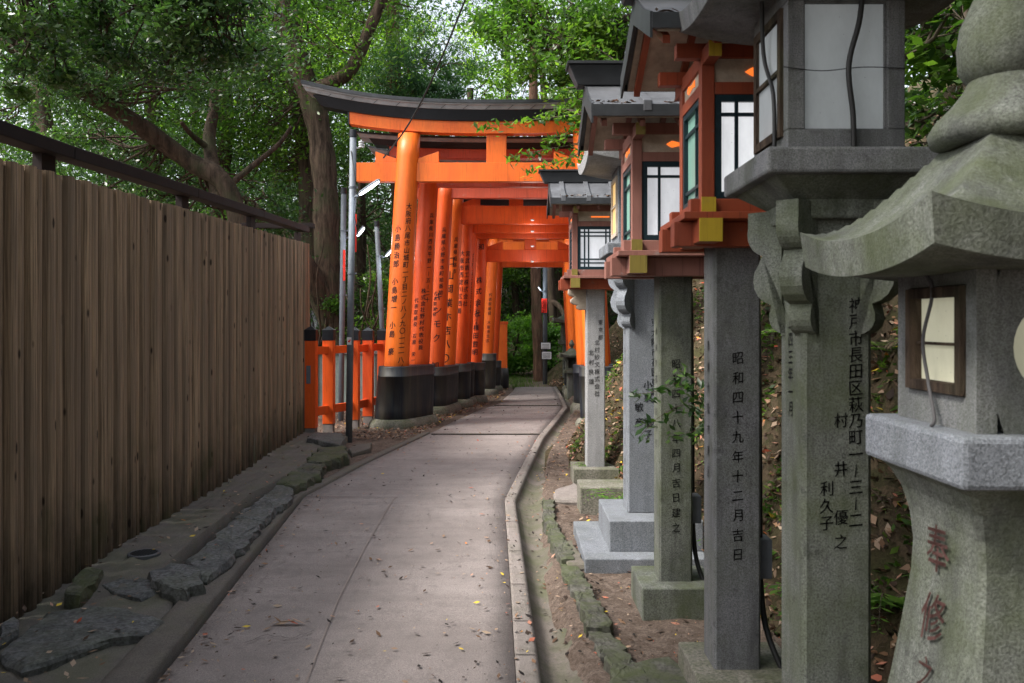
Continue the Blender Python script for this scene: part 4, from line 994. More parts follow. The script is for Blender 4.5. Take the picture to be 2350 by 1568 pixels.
# -- big mossy lantern at the right edge, hourglass shaft
X6, Y6 = 1.19, 2.03
r6 = empty('mossy_stone_lantern', (X6, Y6, 0), 'big mossy lantern at the right edge with curved roof and waisted shaft', 'stone lantern')
mb = MB(); rings = []
for z, h in ((-.05, .36), (.05, .36), (.12, .33), (.3, .285), (.5, .235), (.7, .203), (.85, .183), (.97, .168), (1.05, .164), (1.12, .170), (1.18, .184), (1.225, .206), (1.245, .225)):
    c = .012; rings.append([(X6-h+c, Y6-h, z), (X6+h-c, Y6-h, z), (X6+h, Y6-h+c, z), (X6+h, Y6+h-c, z), (X6+h-c, Y6+h, z), (X6-h+c, Y6+h, z), (X6-h, Y6+h-c, z), (X6-h, Y6-h+c, z)])
mb.loft(rings); sh = mb.build('shaft', M['granite_moss'], r6)
slab('platform', X6, Y6, .25, .25, 1.246, 1.358, M['granite_blue'], r6, .012)
h = .187; z0, z1 = 1.3585, 1.74
cb = MB(); t = .045
wy0, wy1, wz0, wz1 = Y6-.145, Y6+.125, z0+.075, z1-.055
cb.box(X6-h, X6-h+t, Y6-h, wy0, z0, z1); cb.box(X6-h, X6-h+t, wy1, Y6+h, z0, z1); cb.box(X6-h, X6-h+t, wy0, wy1, z0, wz0); cb.box(X6-h, X6-h+t, wy0, wy1, wz1, z1)
cb.box(X6+h-t, X6+h, Y6-h, Y6+h, z0, z1); cb.box(X6-h+t, X6+h-t, Y6+h-t, Y6+h, z0, z1)
# front wall with a round opening
n = 32; rc = .107; cz = 1.545; yf = Y6-h; outer = []; inner = []
for i in range(n):
    a = 2*math.pi*i/n; ca, sa = math.cos(a), math.sin(a)
    wq, hq = (h-t), (z1-z0)/2; k = min(wq/abs(ca) if abs(ca) > 1e-6 else 9, hq/abs(sa) if abs(sa) > 1e-6 else 9)
    outer.append((X6+ca*k, (z0+z1)/2+sa*k)); inner.append((X6+rc*ca, cz+rc*sa))
vs = [(p[0], yf, p[1]) for p in outer]+[(p[0], yf, p[1]) for p in inner]+[(p[0], yf+t, p[1]) for p in inner]+[(p[0], yf+t, p[1]) for p in outer]
fs = []
for i in range(n):
    j = (i+1) % n; fs += [(i, j, n+j, n+i), (n+i, n+j, 2*n+j, 2*n+i), (2*n+i, 2*n+j, 3*n+j, 3*n+i)]
cb.add(vs, fs); cb.build('firebox', M['granite'], r6)
wframe(wy0+.004, wy1-.004, wz0+.003, wz1-.003, .024, X6-h-.012, .05, M['bark'], M['glass_warm'], r6, (('h', .45),), 'left', .03, bt=.0035)
mb = MB(); mb.box(X6-.12, X6+.12, yf+t+.03, yf+t+.036, cz-.12, cz+.12); mb.build('round_window_panel', M['glass_warm'], r6)
sweep_roof(X6, Y6, .378, 1.80, 2.10, .088, .055, M['granite_moss'], r6, N=32, convex=True)
mb = MB(); mb.lathe([(.15, 2.02), (.178, 2.03), (.184, 2.055), (.170, 2.08), (.135, 2.115), (.108, 2.15), (.095, 2.175)], 28, (X6, Y6)); mb.build('neck_ring', M['granite_moss'], r6, smooth=True)
mb = MB(); mb.lathe([(.078, 2.165), (.10, 2.18), (.116, 2.205), (.119, 2.26), (.112, 2.31), (.09, 2.36), (.065, 2.42), (.03, 2.48), (.001, 2.5)], 28, (X6, Y6)); mb.build('finial', M['granite_moss'], r6, smooth=True)
def shx(v): return interp([(0, .36), (.3, .285), (.5, .235), (.7, .203), (.85, .183), (.97, .168), (1.05, .164), (1.12, .170), (1.18, .184)], v)
lettering('carved_lettering', [(-.01, 1.06, .125, .165, '奉修'), (-.01, .76, .09, .1, '之')], lambda u, v: (X6-shx(v)-.008, Y6-u*1.0, v), M['ink_red'], sh)
cable_on([(X6-.20, Y6+.07, 1.75), (X6-.195, Y6-.01, 1.68), (X6-.205, Y6+.015, 1.56), (X6-.2, Y6+.0, 1.46), (X6-.215, Y6-.06, 1.38), (X6-.22, Y6-.055, 1.36)], .0045, 'cable', M['ink_faint'], r6)

# junction boxes and conduit behind the pillars
for (px, py, s_, lab) in ((1.085, 3.70, 1.0, 'grey junction box on the side of the dated pillar nearest the camera'), (1.035, 4.84, .9, 'grey junction box on the side of the second dated pillar')):
    z = .50 if s_ == 1.0 else .47
    r = empty('junction_box', (px, py, z), lab, 'junction box', 'electric boxes on pillars')
    mb = MB(); mb.box(px-.045, px+.03, py-.05, py+.05, z, z+.17*s_); mb.build('housing', M['box_grey'], r, bevel=.006)
    cable_on([(px-.01, py, z+.17), (px-.012, py, z+.6), (px-.02, py, z+1.3)], .012, 'conduit', M['cable'], r)
    cable_on([(px-.01, py, z), (px+.0, py-.05, z-.2), (px+.05, py-.12, z-.36), (px+.12, py-.1, z-.46)], .013, 'loose_cable', M['cable'], r)

# distant stone lantern and marker at the end of the path
def far_lantern(px, Y, zb, s, label, kind):
    x = P(px, 700, Y).x; r = empty('stone_lantern', (x, Y, zb), label, 'stone lantern', 'distant stone lanterns')
    mb = MB(); mb.box(x-.16*s, x+.16*s, Y-.16*s, Y+.16*s, zb, zb+.9*s); mb.build('shaft', M['granite_moss'], r, bevel=.02)
    slab('platform', x, Y, .27*s, .27*s, zb+.9*s, zb+1.0*s, M['granite_moss'], r)
    mb = MB()
    for sx in (-1, 1): mb.box(x+sx*.17*s-.04*s, x+sx*.17*s+.04*s, Y-.2*s, Y+.2*s, zb+1.0*s, zb+1.45*s)
    mb.box(x-.13*s, x+.13*s, Y+.15*s, Y+.2*s, zb+1.0*s, zb+1.45*s); mb.box(x-.13*s, x+.13*s, Y-.2*s, Y+.15*s, zb+1.0*s, zb+1.08*s); mb.build('firebox', M['granite_moss'], r)
    sweep_roof(x, Y, .42*s, zb+1.52*s, zb+1.85*s, .07*s, .08*s, M['granite_moss'], r, N=12)
    mb = MB(); mb.lathe([(.06*s, zb+1.8*s), (.10*s, zb+1.9*s), (.02, zb+2.05*s)], 12, (x, Y)); mb.build('finial', M['granite_moss'], r)
far_lantern(1306, 20.5, .25, .92, 'small weathered stone lantern far beyond the gates, before the woods', 0)
far_lantern(1312, 18.4, -.05, .62, 'low stone lantern half hidden beside the right column of the last gates', 0)
LS, LN = .88, 1.7
# ------------------------------------------------------------------ vegetation
def leaves_arr(C, size, rn, up=.35, wid=.42, droop=0.0):
    n = len(C); size = np.asarray(size) if not np.isscalar(size) else np.full(n, size)
    L_ = size*rn.uniform(.7, 1.3, n)
    nrm = rn.normal(size=(n, 3)); nrm[:, 2] = np.abs(nrm[:, 2])+up; nrm /= np.linalg.norm(nrm, axis=1)[:, None]
    d = rn.normal(size=(n, 3)); d[:, 2] -= droop; d -= nrm*np.sum(d*nrm, 1)[:, None]; d /= np.linalg.norm(d, axis=1)[:, None]+1e-9
    s = np.cross(nrm, d)
    a = C-d*(L_/2)[:, None]; b = C+s*(L_*wid/2)[:, None]-nrm*(L_*.06)[:, None]; c = C+d*(L_/2)[:, None]-nrm*(L_*.10)[:, None]; e = C-s*(L_*wid/2)[:, None]-nrm*(L_*.06)[:, None]
    V = np.stack([a, b, c, e], 1).reshape(-1, 3); base = np.arange(n)[:, None]*4
    Fq = np.concatenate([base+np.array([[0, 1, 2]]), base+np.array([[0, 2, 3]])], 1).reshape(-1, 3)
    return V, Fq
def leaf_obj(name, C, size, mat, parent, rn, tint=None, **k):
    V, Fq = leaves_arr(C, size, rn, **k)
    if tint is None: tint = rn.uniform(0, 1, len(C))
    t = np.clip(tint+rn.normal(0, .14, len(C)), 0, 1)
    return fast_mesh(name, V, Fq, mat, parent, colors=np.repeat(t, 4))
def clump_cloud(center, rad, nclump, nleaf, rn, sig=.28, shell=.55):
    c = rn.normal(size=(nclump, 3)); c /= np.linalg.norm(c, axis=1)[:, None]
    rr = rn.uniform(shell, 1, nclump)**.7; cc = c*rr[:, None]*np.array(rad)+np.array(center)
    idx = rn.integers(0, nclump, nleaf); s = sig*min(rad)*rn.uniform(.6, 1.4, nclump)
    pts = cc[idx]+rn.normal(size=(nleaf, 3))*s[idx][:, None]*np.array([1.15, 1.15, .65])
    tc = rn.uniform(.1, .9, nclump)
    return pts, tc[idx], cc
def wiggle(a, b, n, amp, rnd):
    pts = []
    for i in range(n+1):
        t = i/n; p = a.lerp(b, t)
        if 0 < i < n: p = p+Vector((rnd.uniform(-1, 1), rnd.uniform(-1, 1), rnd.uniform(-1, 1)))*amp
        pts.append(p)
    return pts
def smooth_path(pts, k=5):
    pts = [Vector(p) for p in pts]; q = []
    for i in range(len(pts)-1):
        p0, p1, p2, p3 = pts[max(i-1, 0)], pts[i], pts[i+1], pts[min(i+2, len(pts)-1)]
        for j in range(k):
            t = j/k; q.append(.5*((2*p1)+(-p0+p2)*t+(2*p0-5*p1+4*p2-p3)*t*t+(-p0+3*p1-3*p2+p3)*t**3))
    q.append(pts[-1]); return q
def tree(name, label, cat, trunk, r0, r1, crowns, mat, bmat, leaf=.11, seed=0, limbs=(), group='trees around the gates', nmul=1.0, cl=.28, up=.35, wid=.42, tb=0.0, branches=True, droop=0):
    rnd = random.Random(seed); rn = np.random.default_rng(seed)
    root = empty(name, trunk[0], label, cat, group)
    mb = MB(); tp = smooth_path(trunk, 6); n = len(tp)
    rr = [lerp(r0, r1, i/(n-1))*(1+.05*math.sin(i*.9+seed)+.03*math.sin(i*2.3))*(1.25 if i == 0 else 1) for i in range(n)]
    mb.tube(tp, rr, 14)
    tk = mb.build('trunk', bmat, root, smooth=True)
    allc = []; allt = []; bb = MB()
    for (pts, ra, rb) in limbs:
        q = smooth_path(pts, 5); m = len(q); lb = MB(); lb.tube(q, [lerp(ra, rb, i/(m-1)) for i in range(m)], 10)
        lb.build('limb', bmat, root, smooth=True)
    for (c, rad, ncl, nl) in crowns:
        pts, tc, cc = clump_cloud(c, rad, ncl, int(nl*nmul*LN), rn, cl)
        allc.append(pts); allt.append(tc)
        if branches:
            anchor = min(tp, key=lambda p: (p-Vector(c)).length)
            for k in range(min(len(cc), 16)):
                e = Vector(cc[k]); q = smooth_path(wiggle(anchor, e, 4, (e-anchor).length*.09, rnd), 3); m = len(q)
                ra = min(r1*.22, .016+.005*(e-anchor).length); bb.tube(q, [lerp(ra, .008, i/(m-1)) for i in range(m)], 6)
                for _ in range(3):
                    s = q[rnd.randrange(m//2, m)]; e2 = s+Vector((rnd.uniform(-1, 1), rnd.uniform(-1, 1), rnd.uniform(-.5, .8)))*min(rad)*.4
                    w = wiggle(s, e2, 3, .06, rnd); bb.tube(w, [.014, .011, .008, .004], 5)
    if bb.v: bb.build('branches', bmat, root, smooth=True)
    if allc:
        C = np.concatenate(allc); T = np.concatenate(allt)*.75+tb
        leaf_obj('crown', C, leaf*LS, mat, root, rn, T, up=up, wid=wid, droop=droop)
    return root
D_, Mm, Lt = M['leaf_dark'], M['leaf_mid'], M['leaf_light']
def PP(*l): return [P(*a) for a in l]
Y0 = 17.5
# big leaning trunk left of the gates
tree('broadleaf_tree', 'thick leaning brown trunk rising behind the left end of the front torii', 'tree',
     PP((800, 905, Y0), (775, 800, Y0), (752, 620, Y0), (748, 480, Y0), (742, 380, Y0), (728, 280, Y0), (700, 190, Y0), (668, 90, Y0), (640, -20, Y0), (600, -160, Y0)), .29, .21,
     [(P(560, 30, 17), (3.0, 2.2, 1.9), 30, 7000), (P(760, -60, 18), (2.2, 2, 1.5), 20, 4000), (P(640, 300, 19), (1.3, 1.3, 1.6), 16, 3000), (P(480, 180, 18), (1.8, 1.4, 1.4), 16, 3500)], Mm, M['bark'], .12, 11,
     limbs=[(PP((722, 205, Y0), (760, 190, 17.2), (800, 165, 17), (830, 110, 17), (850, 60, 17), (880, -10, 17), (900, -90, 17)), .15, .10),
            (PP((762, 740, Y0), (735, 680, 17.3), (700, 610, 17.1), (660, 560, 17), (600, 500, 17), (520, 430, 16.5)), .27, .14)])
# darker twin trunk in its shade
tree('broadleaf_tree', 'dark shaded trunk just left of the thick leaning one', 'tree',
     PP((740, 860, 19), (720, 640, 19), (712, 400, 19), (700, 290, 19), (680, 170, 19), (650, 60, 19), (640, -100, 19)), .30, .22,
     [(P(700, -120, 20), (2.4, 2, 1.6), 18, 3500), (P(610, 420, 21), (1.7, 1.4, 1.9), 22, 4500)], D_, M['bark_dark'], .12, 12)
# diagonal heavy limb tree over the fence
tree('leaning_tree', 'heavy dark trunk slanting down to the right over the wooden fence', 'tree',
     PP((640, 900, 14), (575, 620, 14), (520, 430, 14), (430, 368, 14), (300, 275, 13.5), (160, 190, 13), (40, 110, 12.5), (-60, 40, 12)), .18, .11,
     [(P(330, 80, 13), (2.0, 1.6, 1.0), 22, 5000), (P(60, 60, 12), (1.8, 1.4, 1.2), 18, 4200), (P(250, 420, 15), (1.8, 1.3, 1.0), 18, 4200), (P(500, 500, 15.5), (1.2, 1.1, .9), 14, 3200)], D_, M['bark_dark'], .10, 13,
     limbs=[(PP((505, 470, 14), (480, 330, 14.5), (490, 250, 14.8), (500, 120, 15)), .13, .07), (PP((490, 350, 14.5), (440, 310, 14.2), (415, 280, 14)), .06, .03), (PP((520, 430, 14), (580, 380, 14.3), (640, 330, 14.5), (668, 290, 14.6)), .06, .03)])
# pale thin trunks
tree('thin_tree', 'slim pale trunk standing behind the slanting trunk, left side', 'tree', PP((350, 700, 19), (345, 420, 19), (352, 250, 19), (345, -60, 19)), .17, .13,
     [(P(330, 250, 20), (2.6, 1.8, 1.9), 26, 5000), (P(260, -80, 20), (2.8, 2, 1.6), 20, 3500)], D_, M['bark'], .12, 14)
tree('thin_tree', 'slim trunk with knobbly fork right of the slanting trunk', 'tree', PP((505, 760, 20), (500, 520, 20), (512, 380, 20), (520, 280, 20), (515, 120, 20), (530, -80, 20)), .20, .12,
     [(P(560, 250, 21), (2.4, 1.8, 1.8), 24, 4500), (P(430, 560, 22), (2.6, 1.6, 1.2), 22, 4500)], Mm, M['bark'], .12, 15)
tree('thin_tree', 'slim far left trunk rising behind the fence corner', 'tree', PP((60, 760, 17), (120, 420, 17), (95, 250, 17), (60, 60, 17), (50, -80, 17)), .18, .12,
     [(P(60, 230, 18), (2.2, 1.6, 1.5), 22, 4200), (P(-60, -40, 18), (2.4, 1.8, 1.8), 18, 3800), (P(170, 120, 19), (1.8, 1.4, 1.2), 14, 2600)], Mm, M['bark'], .11, 16)
# cedar behind the roof of the front torii
tree('cedar_tree', 'straight reddish cedar trunk with drooping needle sprays above the torii roof', 'tree', PP((930, 800, 22), (915, 400, 22), (906, 200, 22), (898, 0, 22), (890, -200, 22)), .22, .17,
     [(P(930, 190, 21.5), (1.3, 1.0, 1.1), 16, 5200), (P(1010, 130, 21.5), (1.2, 1.0, .8), 12, 2600), (P(840, 20, 22), (1.3, 1, .8), 10, 2400), (P(1000, 230, 21.5), (1.4, .8, .6), 10, 3000)], M['leaf_cedar'], M['bark_cedar'], .16, 17, wid=.14, droop=1.5, cl=.24)
# yellow-green trees lit from above, further back
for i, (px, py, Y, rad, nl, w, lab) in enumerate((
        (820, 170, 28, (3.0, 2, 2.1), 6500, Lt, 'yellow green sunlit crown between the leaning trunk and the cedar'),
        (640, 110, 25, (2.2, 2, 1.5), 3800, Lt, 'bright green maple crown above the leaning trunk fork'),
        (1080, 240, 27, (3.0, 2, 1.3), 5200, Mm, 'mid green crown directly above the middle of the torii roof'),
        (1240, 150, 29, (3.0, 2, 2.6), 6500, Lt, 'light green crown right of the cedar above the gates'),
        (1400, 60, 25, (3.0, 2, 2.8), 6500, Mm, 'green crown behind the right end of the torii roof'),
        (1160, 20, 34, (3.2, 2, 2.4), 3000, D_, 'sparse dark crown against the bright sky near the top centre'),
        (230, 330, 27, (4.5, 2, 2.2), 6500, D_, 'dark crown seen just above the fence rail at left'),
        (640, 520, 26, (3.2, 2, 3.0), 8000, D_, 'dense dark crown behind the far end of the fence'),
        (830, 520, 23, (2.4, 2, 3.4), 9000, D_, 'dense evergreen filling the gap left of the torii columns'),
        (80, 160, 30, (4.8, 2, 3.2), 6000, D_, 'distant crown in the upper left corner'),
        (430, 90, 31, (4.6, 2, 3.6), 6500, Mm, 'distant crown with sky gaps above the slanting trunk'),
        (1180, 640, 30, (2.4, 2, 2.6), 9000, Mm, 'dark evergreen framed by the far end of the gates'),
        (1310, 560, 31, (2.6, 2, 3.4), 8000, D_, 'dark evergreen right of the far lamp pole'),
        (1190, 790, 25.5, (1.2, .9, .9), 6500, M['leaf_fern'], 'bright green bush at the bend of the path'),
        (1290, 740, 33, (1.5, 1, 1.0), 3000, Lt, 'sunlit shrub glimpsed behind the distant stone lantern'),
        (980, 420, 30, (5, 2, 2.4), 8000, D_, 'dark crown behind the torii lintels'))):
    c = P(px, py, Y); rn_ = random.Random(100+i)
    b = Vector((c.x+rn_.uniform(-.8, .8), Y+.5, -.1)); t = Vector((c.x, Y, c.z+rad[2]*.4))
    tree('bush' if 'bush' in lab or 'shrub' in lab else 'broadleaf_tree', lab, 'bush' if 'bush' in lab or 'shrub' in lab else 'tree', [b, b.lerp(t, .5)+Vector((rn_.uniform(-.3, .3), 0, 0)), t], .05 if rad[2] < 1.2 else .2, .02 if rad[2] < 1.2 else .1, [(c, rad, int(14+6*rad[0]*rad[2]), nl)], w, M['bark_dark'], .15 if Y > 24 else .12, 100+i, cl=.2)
# far trunk and dark trunk beyond the gates
tree('cedar_tree', 'rough reddish trunk beside the distant pole with notice boards', 'tree', PP((1238, 905, 23.5), (1235, 800, 23.5), (1231, 700, 23.5), (1229, 600, 23.5), (1225, 300, 23.5), (1222, -50, 23.5)), .16, .12, [], D_, M['bark_cedar'], .12, 31)
tree('broadleaf_tree', 'thin dark trunk right of the distant lamp pole', 'tree', PP((1262, 900, 26), (1270, 760, 26), (1262, 600, 26), (1255, 300, 26)), .14, .1, [(P(1330, 400, 27), (2.2, 2, 2), 16, 3500)], D_, M['bark_dark'], .13, 32,
     limbs=[(PP((1262, 690, 26), (1285, 705, 25.8), (1300, 740, 25.6)), .10, .05)])
# upper left near canopy (dark leaves close by)
tree('maple_tree', 'near dark leafy canopy hanging into the top left corner', 'tree', [Vector((-7.5, 6.5, -.1)), Vector((-7.2, 6.8, 3)), Vector((-6.0, 7.2, 5)), Vector((-4.5, 7.5, 5.4)), Vector((-2.6, 7.9, 5.1))], .2, .035,
     [(P(170, 20, 8), (1.5, .9, .42), 26, 3600), (P(430, 60, 8.3), (1.1, .7, .45), 18, 2300), (P(40, 140, 8), (.7, .6, .35), 10, 1000), (P(500, 170, 8.6), (.35, .4, .35), 7, 500), (P(20, -40, 8), (1.8, 1, .4), 16, 2500)], D_, M['bark_dark'], .085, 41, cl=.25)
# overhanging branches on the upper right, from trees on the bank
tree('bank_tree', 'leafy tree on the bank overhanging the right side above the lantern roofs', 'tree', [Vector((4.2, 12.5, 3.0)), Vector((4.0, 12.3, 5.0)), Vector((3.2, 12, 6.2)), Vector((1.4, 11.4, 5.6)), Vector((.5, 11, 5.1))], .16, .03,
     [(P(1290, 90, 11.5), (.95, .8, .75), 22, 3400), (P(1400, 200, 12), (.7, .6, .7), 14, 2200), (P(1430, 40, 11.5), (.9, .8, .7), 16, 2600), (P(1180, 60, 12), (.6, .6, .5), 9, 1100)], Mm, M['bark_dark'], .10, 42, cl=.24, droop=.6)
tree('bank_tree', 'tree high on the bank behind the big mossy lantern, upper right', 'tree', [Vector((4.2, 6.5, 2.6)), Vector((4.1, 6.5, 5)), Vector((3.6, 6.6, 7))], .14, .06,
     [(Vector((3.6, 7.2, 5.0)), (1.4, 1.3, 1.2), 20, 4000), (Vector((5.5, 9, 6.5)), (2.2, 2, 1.5), 18, 4000)], D_, M['bark_dark'], .11, 43)
# the maple twig hanging in front of the torii
def twig_spray(name, label, cat, main, r, subs, mat, leaf, seed, n_per=9, droop=.8):
    rn = np.random.default_rng(seed); rnd = random.Random(seed)
    root = empty(name, main[0], label, cat)
    mb = MB(); q = smooth_path(main, 5); mb.tube(q, [lerp(r, r*.3, i/(len(q)-1)) for i in range(len(q))], 7); C = []
    for s in subs:
        p = smooth_path(s, 6); mb.tube(p, [lerp(r*.45, .0015, i/(len(p)-1)) for i in range(len(p))], 5)
        for k in range(len(p)):
            for _ in range(n_per if k > 1 else 1):
                C.append(p[k]+Vector((rnd.gauss(0, leaf*.6), rnd.gauss(0, leaf*.6), rnd.gauss(-leaf*.2, leaf*.35))))
    mb.build('stem', M['twig'], root, smooth=True)
    leaf_obj('leaves', np.array([tuple(c) for c in C]), leaf, mat, root, rn, up=.8, wid=.42, droop=droop)
    return root
Yb = 8.9
twig_spray('overhanging_branch', 'thin maple branch with drooping green leaves in front of the torii beams', 'branch',
    PP((1560, 330, 8.6), (1480, 320, 8.7), (1410, 300, 8.8), (1345, 262, Yb), (1300, 250, Yb)), .014,
    [PP((1340, 262, Yb), (1260, 270, Yb), (1180, 280, Yb), (1100, 292, Yb)), PP((1330, 262, Yb), (1290, 250, 9), (1240, 262, 9)), PP((1400, 300, Yb), (1320, 330, Yb), (1240, 345, Yb), (1170, 362, Yb)),
     PP((1400, 300, Yb), (1330, 350, 8.8), (1280, 372, 8.8), (1210, 392, 8.8)), PP((1420, 310, 8.8), (1350, 380, 8.7), (1290, 405, 8.7)), PP((1345, 262, Yb), (1320, 290, Yb), (1290, 310, Yb), (1262, 318, Yb)),
     PP((1400, 300, Yb), (1370, 340, Yb), (1340, 360, Yb))], Mm, .085, 61, 5)
twig_spray('overhanging_branch', 'second leafy branch hanging left of the ridge of the faded lantern roof', 'branch',
    PP((1560, 90, 8.6), (1470, 180, 8.8), (1410, 215, 9), (1330, 195, 9.2)), .018,
    [PP((1410, 215, 9), (1340, 225, 9.1), (1290, 245, 9.2)), PP((1400, 210, 9), (1330, 160, 9.2), (1250, 140, 9.3)), PP((1380, 205, 9), (1320, 200, 9.2), (1260, 210, 9.2)), PP((1460, 180, 8.8), (1400, 130, 9), (1340, 90, 9))], Mm, .085, 62, 6)
# small plant growing between the pillars
Yp = 4.35
twig_spray('young_shrub', 'young broad leaved shrub between the two dated pillars', 'shrub',
    PP((1645, 1100, 4.7), (1625, 960, 4.6), (1600, 900, 4.45)), .006,
    [PP((1620, 950, 4.5), (1570, 930, 4.4), (1510, 960, Yp), (1470, 1000, Yp)), PP((1600, 900, 4.45), (1550, 880, Yp), (1500, 900, Yp), (1455, 905, Yp)), PP((1600, 905, 4.45), (1590, 870, 4.4), (1560, 850, 4.4)), PP((1620, 950, 4.5), (1600, 985, 4.45), (1560, 1000, 4.4)), PP((1630, 980, 4.5), (1640, 930, 4.45), (1630, 880, 4.4))], M['leaf_dark'], .058, 63, 3)
def fern(name, label, base, n, ln, seed, mat, cat='fern', wide=.11, up0=.8):
    rnd = random.Random(seed); rn = np.random.default_rng(seed); root = empty(name, base, label, cat, 'green plants on the bank'); C = []; V = []; Fq = []; T = []
    mb = MB()
    for k in range(n):
        a = 2*math.pi*k/n+rnd.uniform(-.3, .3); l = ln*rnd.uniform(.7, 1.15); prev = None; pts = []
        for i in range(9):
            t = i/8; pts.append(base+Vector((math.cos(a)*l*t, math.sin(a)*l*t, l*(up0*t-.75*t*t))))
        mb.tube(pts, [lerp(.003, .0012, i/8) for i in range(9)], 4)
        for i in range(1, 9):
            for s in (-1, 1):
                p = pts[i]; d = Vector((-math.sin(a)*s+.45*math.cos(a), math.cos(a)*s+.45*math.sin(a), -.15)).normalized(); w = l*wide*3*(1-.85*(i/8))+.008
                tp = p+d*w; sd = Vector((math.cos(a), math.sin(a), 0))*w*.20; m = p.lerp(tp, .45); j = len(V)
                V += [tuple(p), tuple(m+sd), tuple(tp), tuple(m-sd)]; Fq.append([j, j+1, j+2, j+3]); T += [rnd.uniform(.2, .9)]*4
    mb.build('stems', M['twig'], root, smooth=True)
    fast_mesh('fronds', np.array(V), np.array(Fq), mat, root, colors=np.array(T))
fern('fern', 'bright small fern sprig left of the far lantern pillar foot', G(1352, 1075, .12)+Vector((0, -.1, .02)), 6, .22, 1, M['leaf_fern'])
fern('fern', 'feathery fern tuft growing on the empty stone block', G(1405, 1148, .235)+Vector((0, 0, .0)), 8, .26, 2, M['leaf_fern'])
pos = [(2.0, 4.6, 'fern clump on the bank seen right of the nearest dated pillar'), (1.62, 3.7, 'fern on the bank low between the dated pillar and the address pillar'), (2.35, 5.2, 'fern higher on the bank behind the nearest wooden lantern'),
       (1.9, 3.3, 'fern just right of the address pillar at shaft height'), (1.75, 2.9, 'low fern by the foot of the address pillar'), (1.55, 5.7, 'fern behind the second dated pillar'), (1.3, 7.6, 'fern on the slope beside the blue grey pillar'),
       (2.55, 4.1, 'leafy fern left of the mossy lantern neck'), (2.75, 4.7, 'upper fern under the corner of the mossy roof'), (1.5, 3.9, 'dark green fern low behind the conduit of the nearest dated pillar'), (1.7, 4.3, 'fern at middle height in the gap right of the nearest dated pillar'), (1.42, 4.9, 'fern in the gap between the two dated pillars'), (2.0, 3.75, 'fern beside the mossy lantern platform at left'), (1.95, 5.6, 'fern high in the gap between the two dated pillars'), (1.72, 2.6, 'fern between the address pillar and the mossy shaft near the bottom')]
for i, (x, y, lab) in enumerate(pos): fern('fern', lab, Vector((x, y, bank_z(x, y))), 13, .40, 10+i, M['leaf_fern'] if i % 2 else M['leaf_mid'])
def bush(name, label, c, rad, nl, mat, leaf, seed, cat='bush'):
    tree(name, label, cat, [Vector((c[0], c[1], max(-.1, bank_z(c[0], c[1])-.05 if c[0] > 0 else -.1))), Vector((c[0], c[1]+.02, c[2])), Vector((c[0], c[1]+.04, c[2]+rad[2]*.4))], .02, .012, [(Vector(c), rad, 14, nl)], mat, M['twig'], leaf, seed, cl=.3, group='shrubs', up=.6)
bush('leafy_bush', 'glossy leafy bush on the bank left of the round stone finial', (2.35, 4.4, 3.15), (.42, .5, .55), 1300, Mm, .095, 71)
bush('leafy_bush', 'dense dark bush on the bank behind the neck of the mossy lantern', (2.75, 5.0, 2.95), (.75, .6, .8), 3000, D_, .09, 79)
bush('leafy_bush', 'leafy shrub low between the address pillar and the mossy lantern shaft', (1.75, 3.35, 1.05), (.16, .25, .4), 240, Mm, .075, 72)
bush('leafy_bush', 'shrub on the slope behind the mossy lantern at the right edge', (3.0, 4.5, 3.6), (.7, .7, .5), 1300, D_, .09, 73)
bush('leafy_bush', 'shrub on the slope seen above the wooden lantern pillars', (1.9, 6.2, 1.9), (.3, .4, .45), 420, Mm, .08, 74)
bush('leafy_bush', 'tangled shrub left of the leaning greenish pole', P(700, 700, 18.4), (.9, .6, 1.0), 2600, D_, .10, 75)
bush('leafy_bush', 'tangled shrub between the grey poles and the front torii', P(845, 720, 17.4), (.75, .5, .9), 2400, Mm, .10, 76)
bush('leafy_bush', 'low shrub behind the coping of the pale green wall', P(790, 760, 18.6), (.9, .5, .5), 1800, D_, .09, 77)
# bare tangled stems behind the vermilion fence
rnd = random.Random(5)
for i, (px, lab) in enumerate(((835, 'thin bare twisted stem behind the poles, left one'), (862, 'thin bare twisted stem close to the torii column'), (720, 'bare twisted stem beside the end of the fence'))):
    a = P(px, 880, 17); mb = MB()
    for k in range(5):
        b = P(px+rnd.uniform(-50, 50), rnd.uniform(560, 680), 17+rnd.uniform(-.5, .5)); w = smooth_path(wiggle(a, b, 5, .12, rnd), 4); mb.tube(w, [lerp(.03, .01, j/(len(w)-1)) for j in range(len(w))], 6)
    tag(mb.build('bare_shrub', M['bark'], smooth=True), lab, 'shrub', 'bare stems')
# unseen trees added to shade the near lanterns: behind camera, overhead, on the bank
for i, (c, rad, nl, lab) in enumerate(((Vector((2.6, .8, 5.6)), (3.0, 3.0, .9), 5200, 'added unseen shade tree, low and spreading overhead between the viewpoint and the bank'), (Vector((-2.4, .6, 5.5)), (2.6, 2.6, .8), 4200, 'added unseen shade tree spreading overhead on the fence side'), (Vector((5.6, 3.2, 6.0)), (2.6, 3.2, 1.6), 5200, 'added unseen shade tree, tall on the bank above and right of the mossy lantern'), (Vector((3.2, -4.5, 5.2)), (3.4, 2.4, 2.6), 5200, 'added unseen shade tree behind the viewpoint on the bank side'), (Vector((-1.6, -7.5, 5.5)), (3.4, 2.2, 2.6), 4200, 'added unseen shade tree behind the viewpoint on the fence side'))):
    b = Vector((c.x+.6, c.y, bank_z(c.x+.6, c.y) if c.x > 0 else -.1)); tree('bank_tree', lab, 'tree', [b, b.lerp(c, .5), c], .18, .08, [(c, rad, 26, nl)], D_, M['bark_dark'], .34, 200+i, cl=.24)
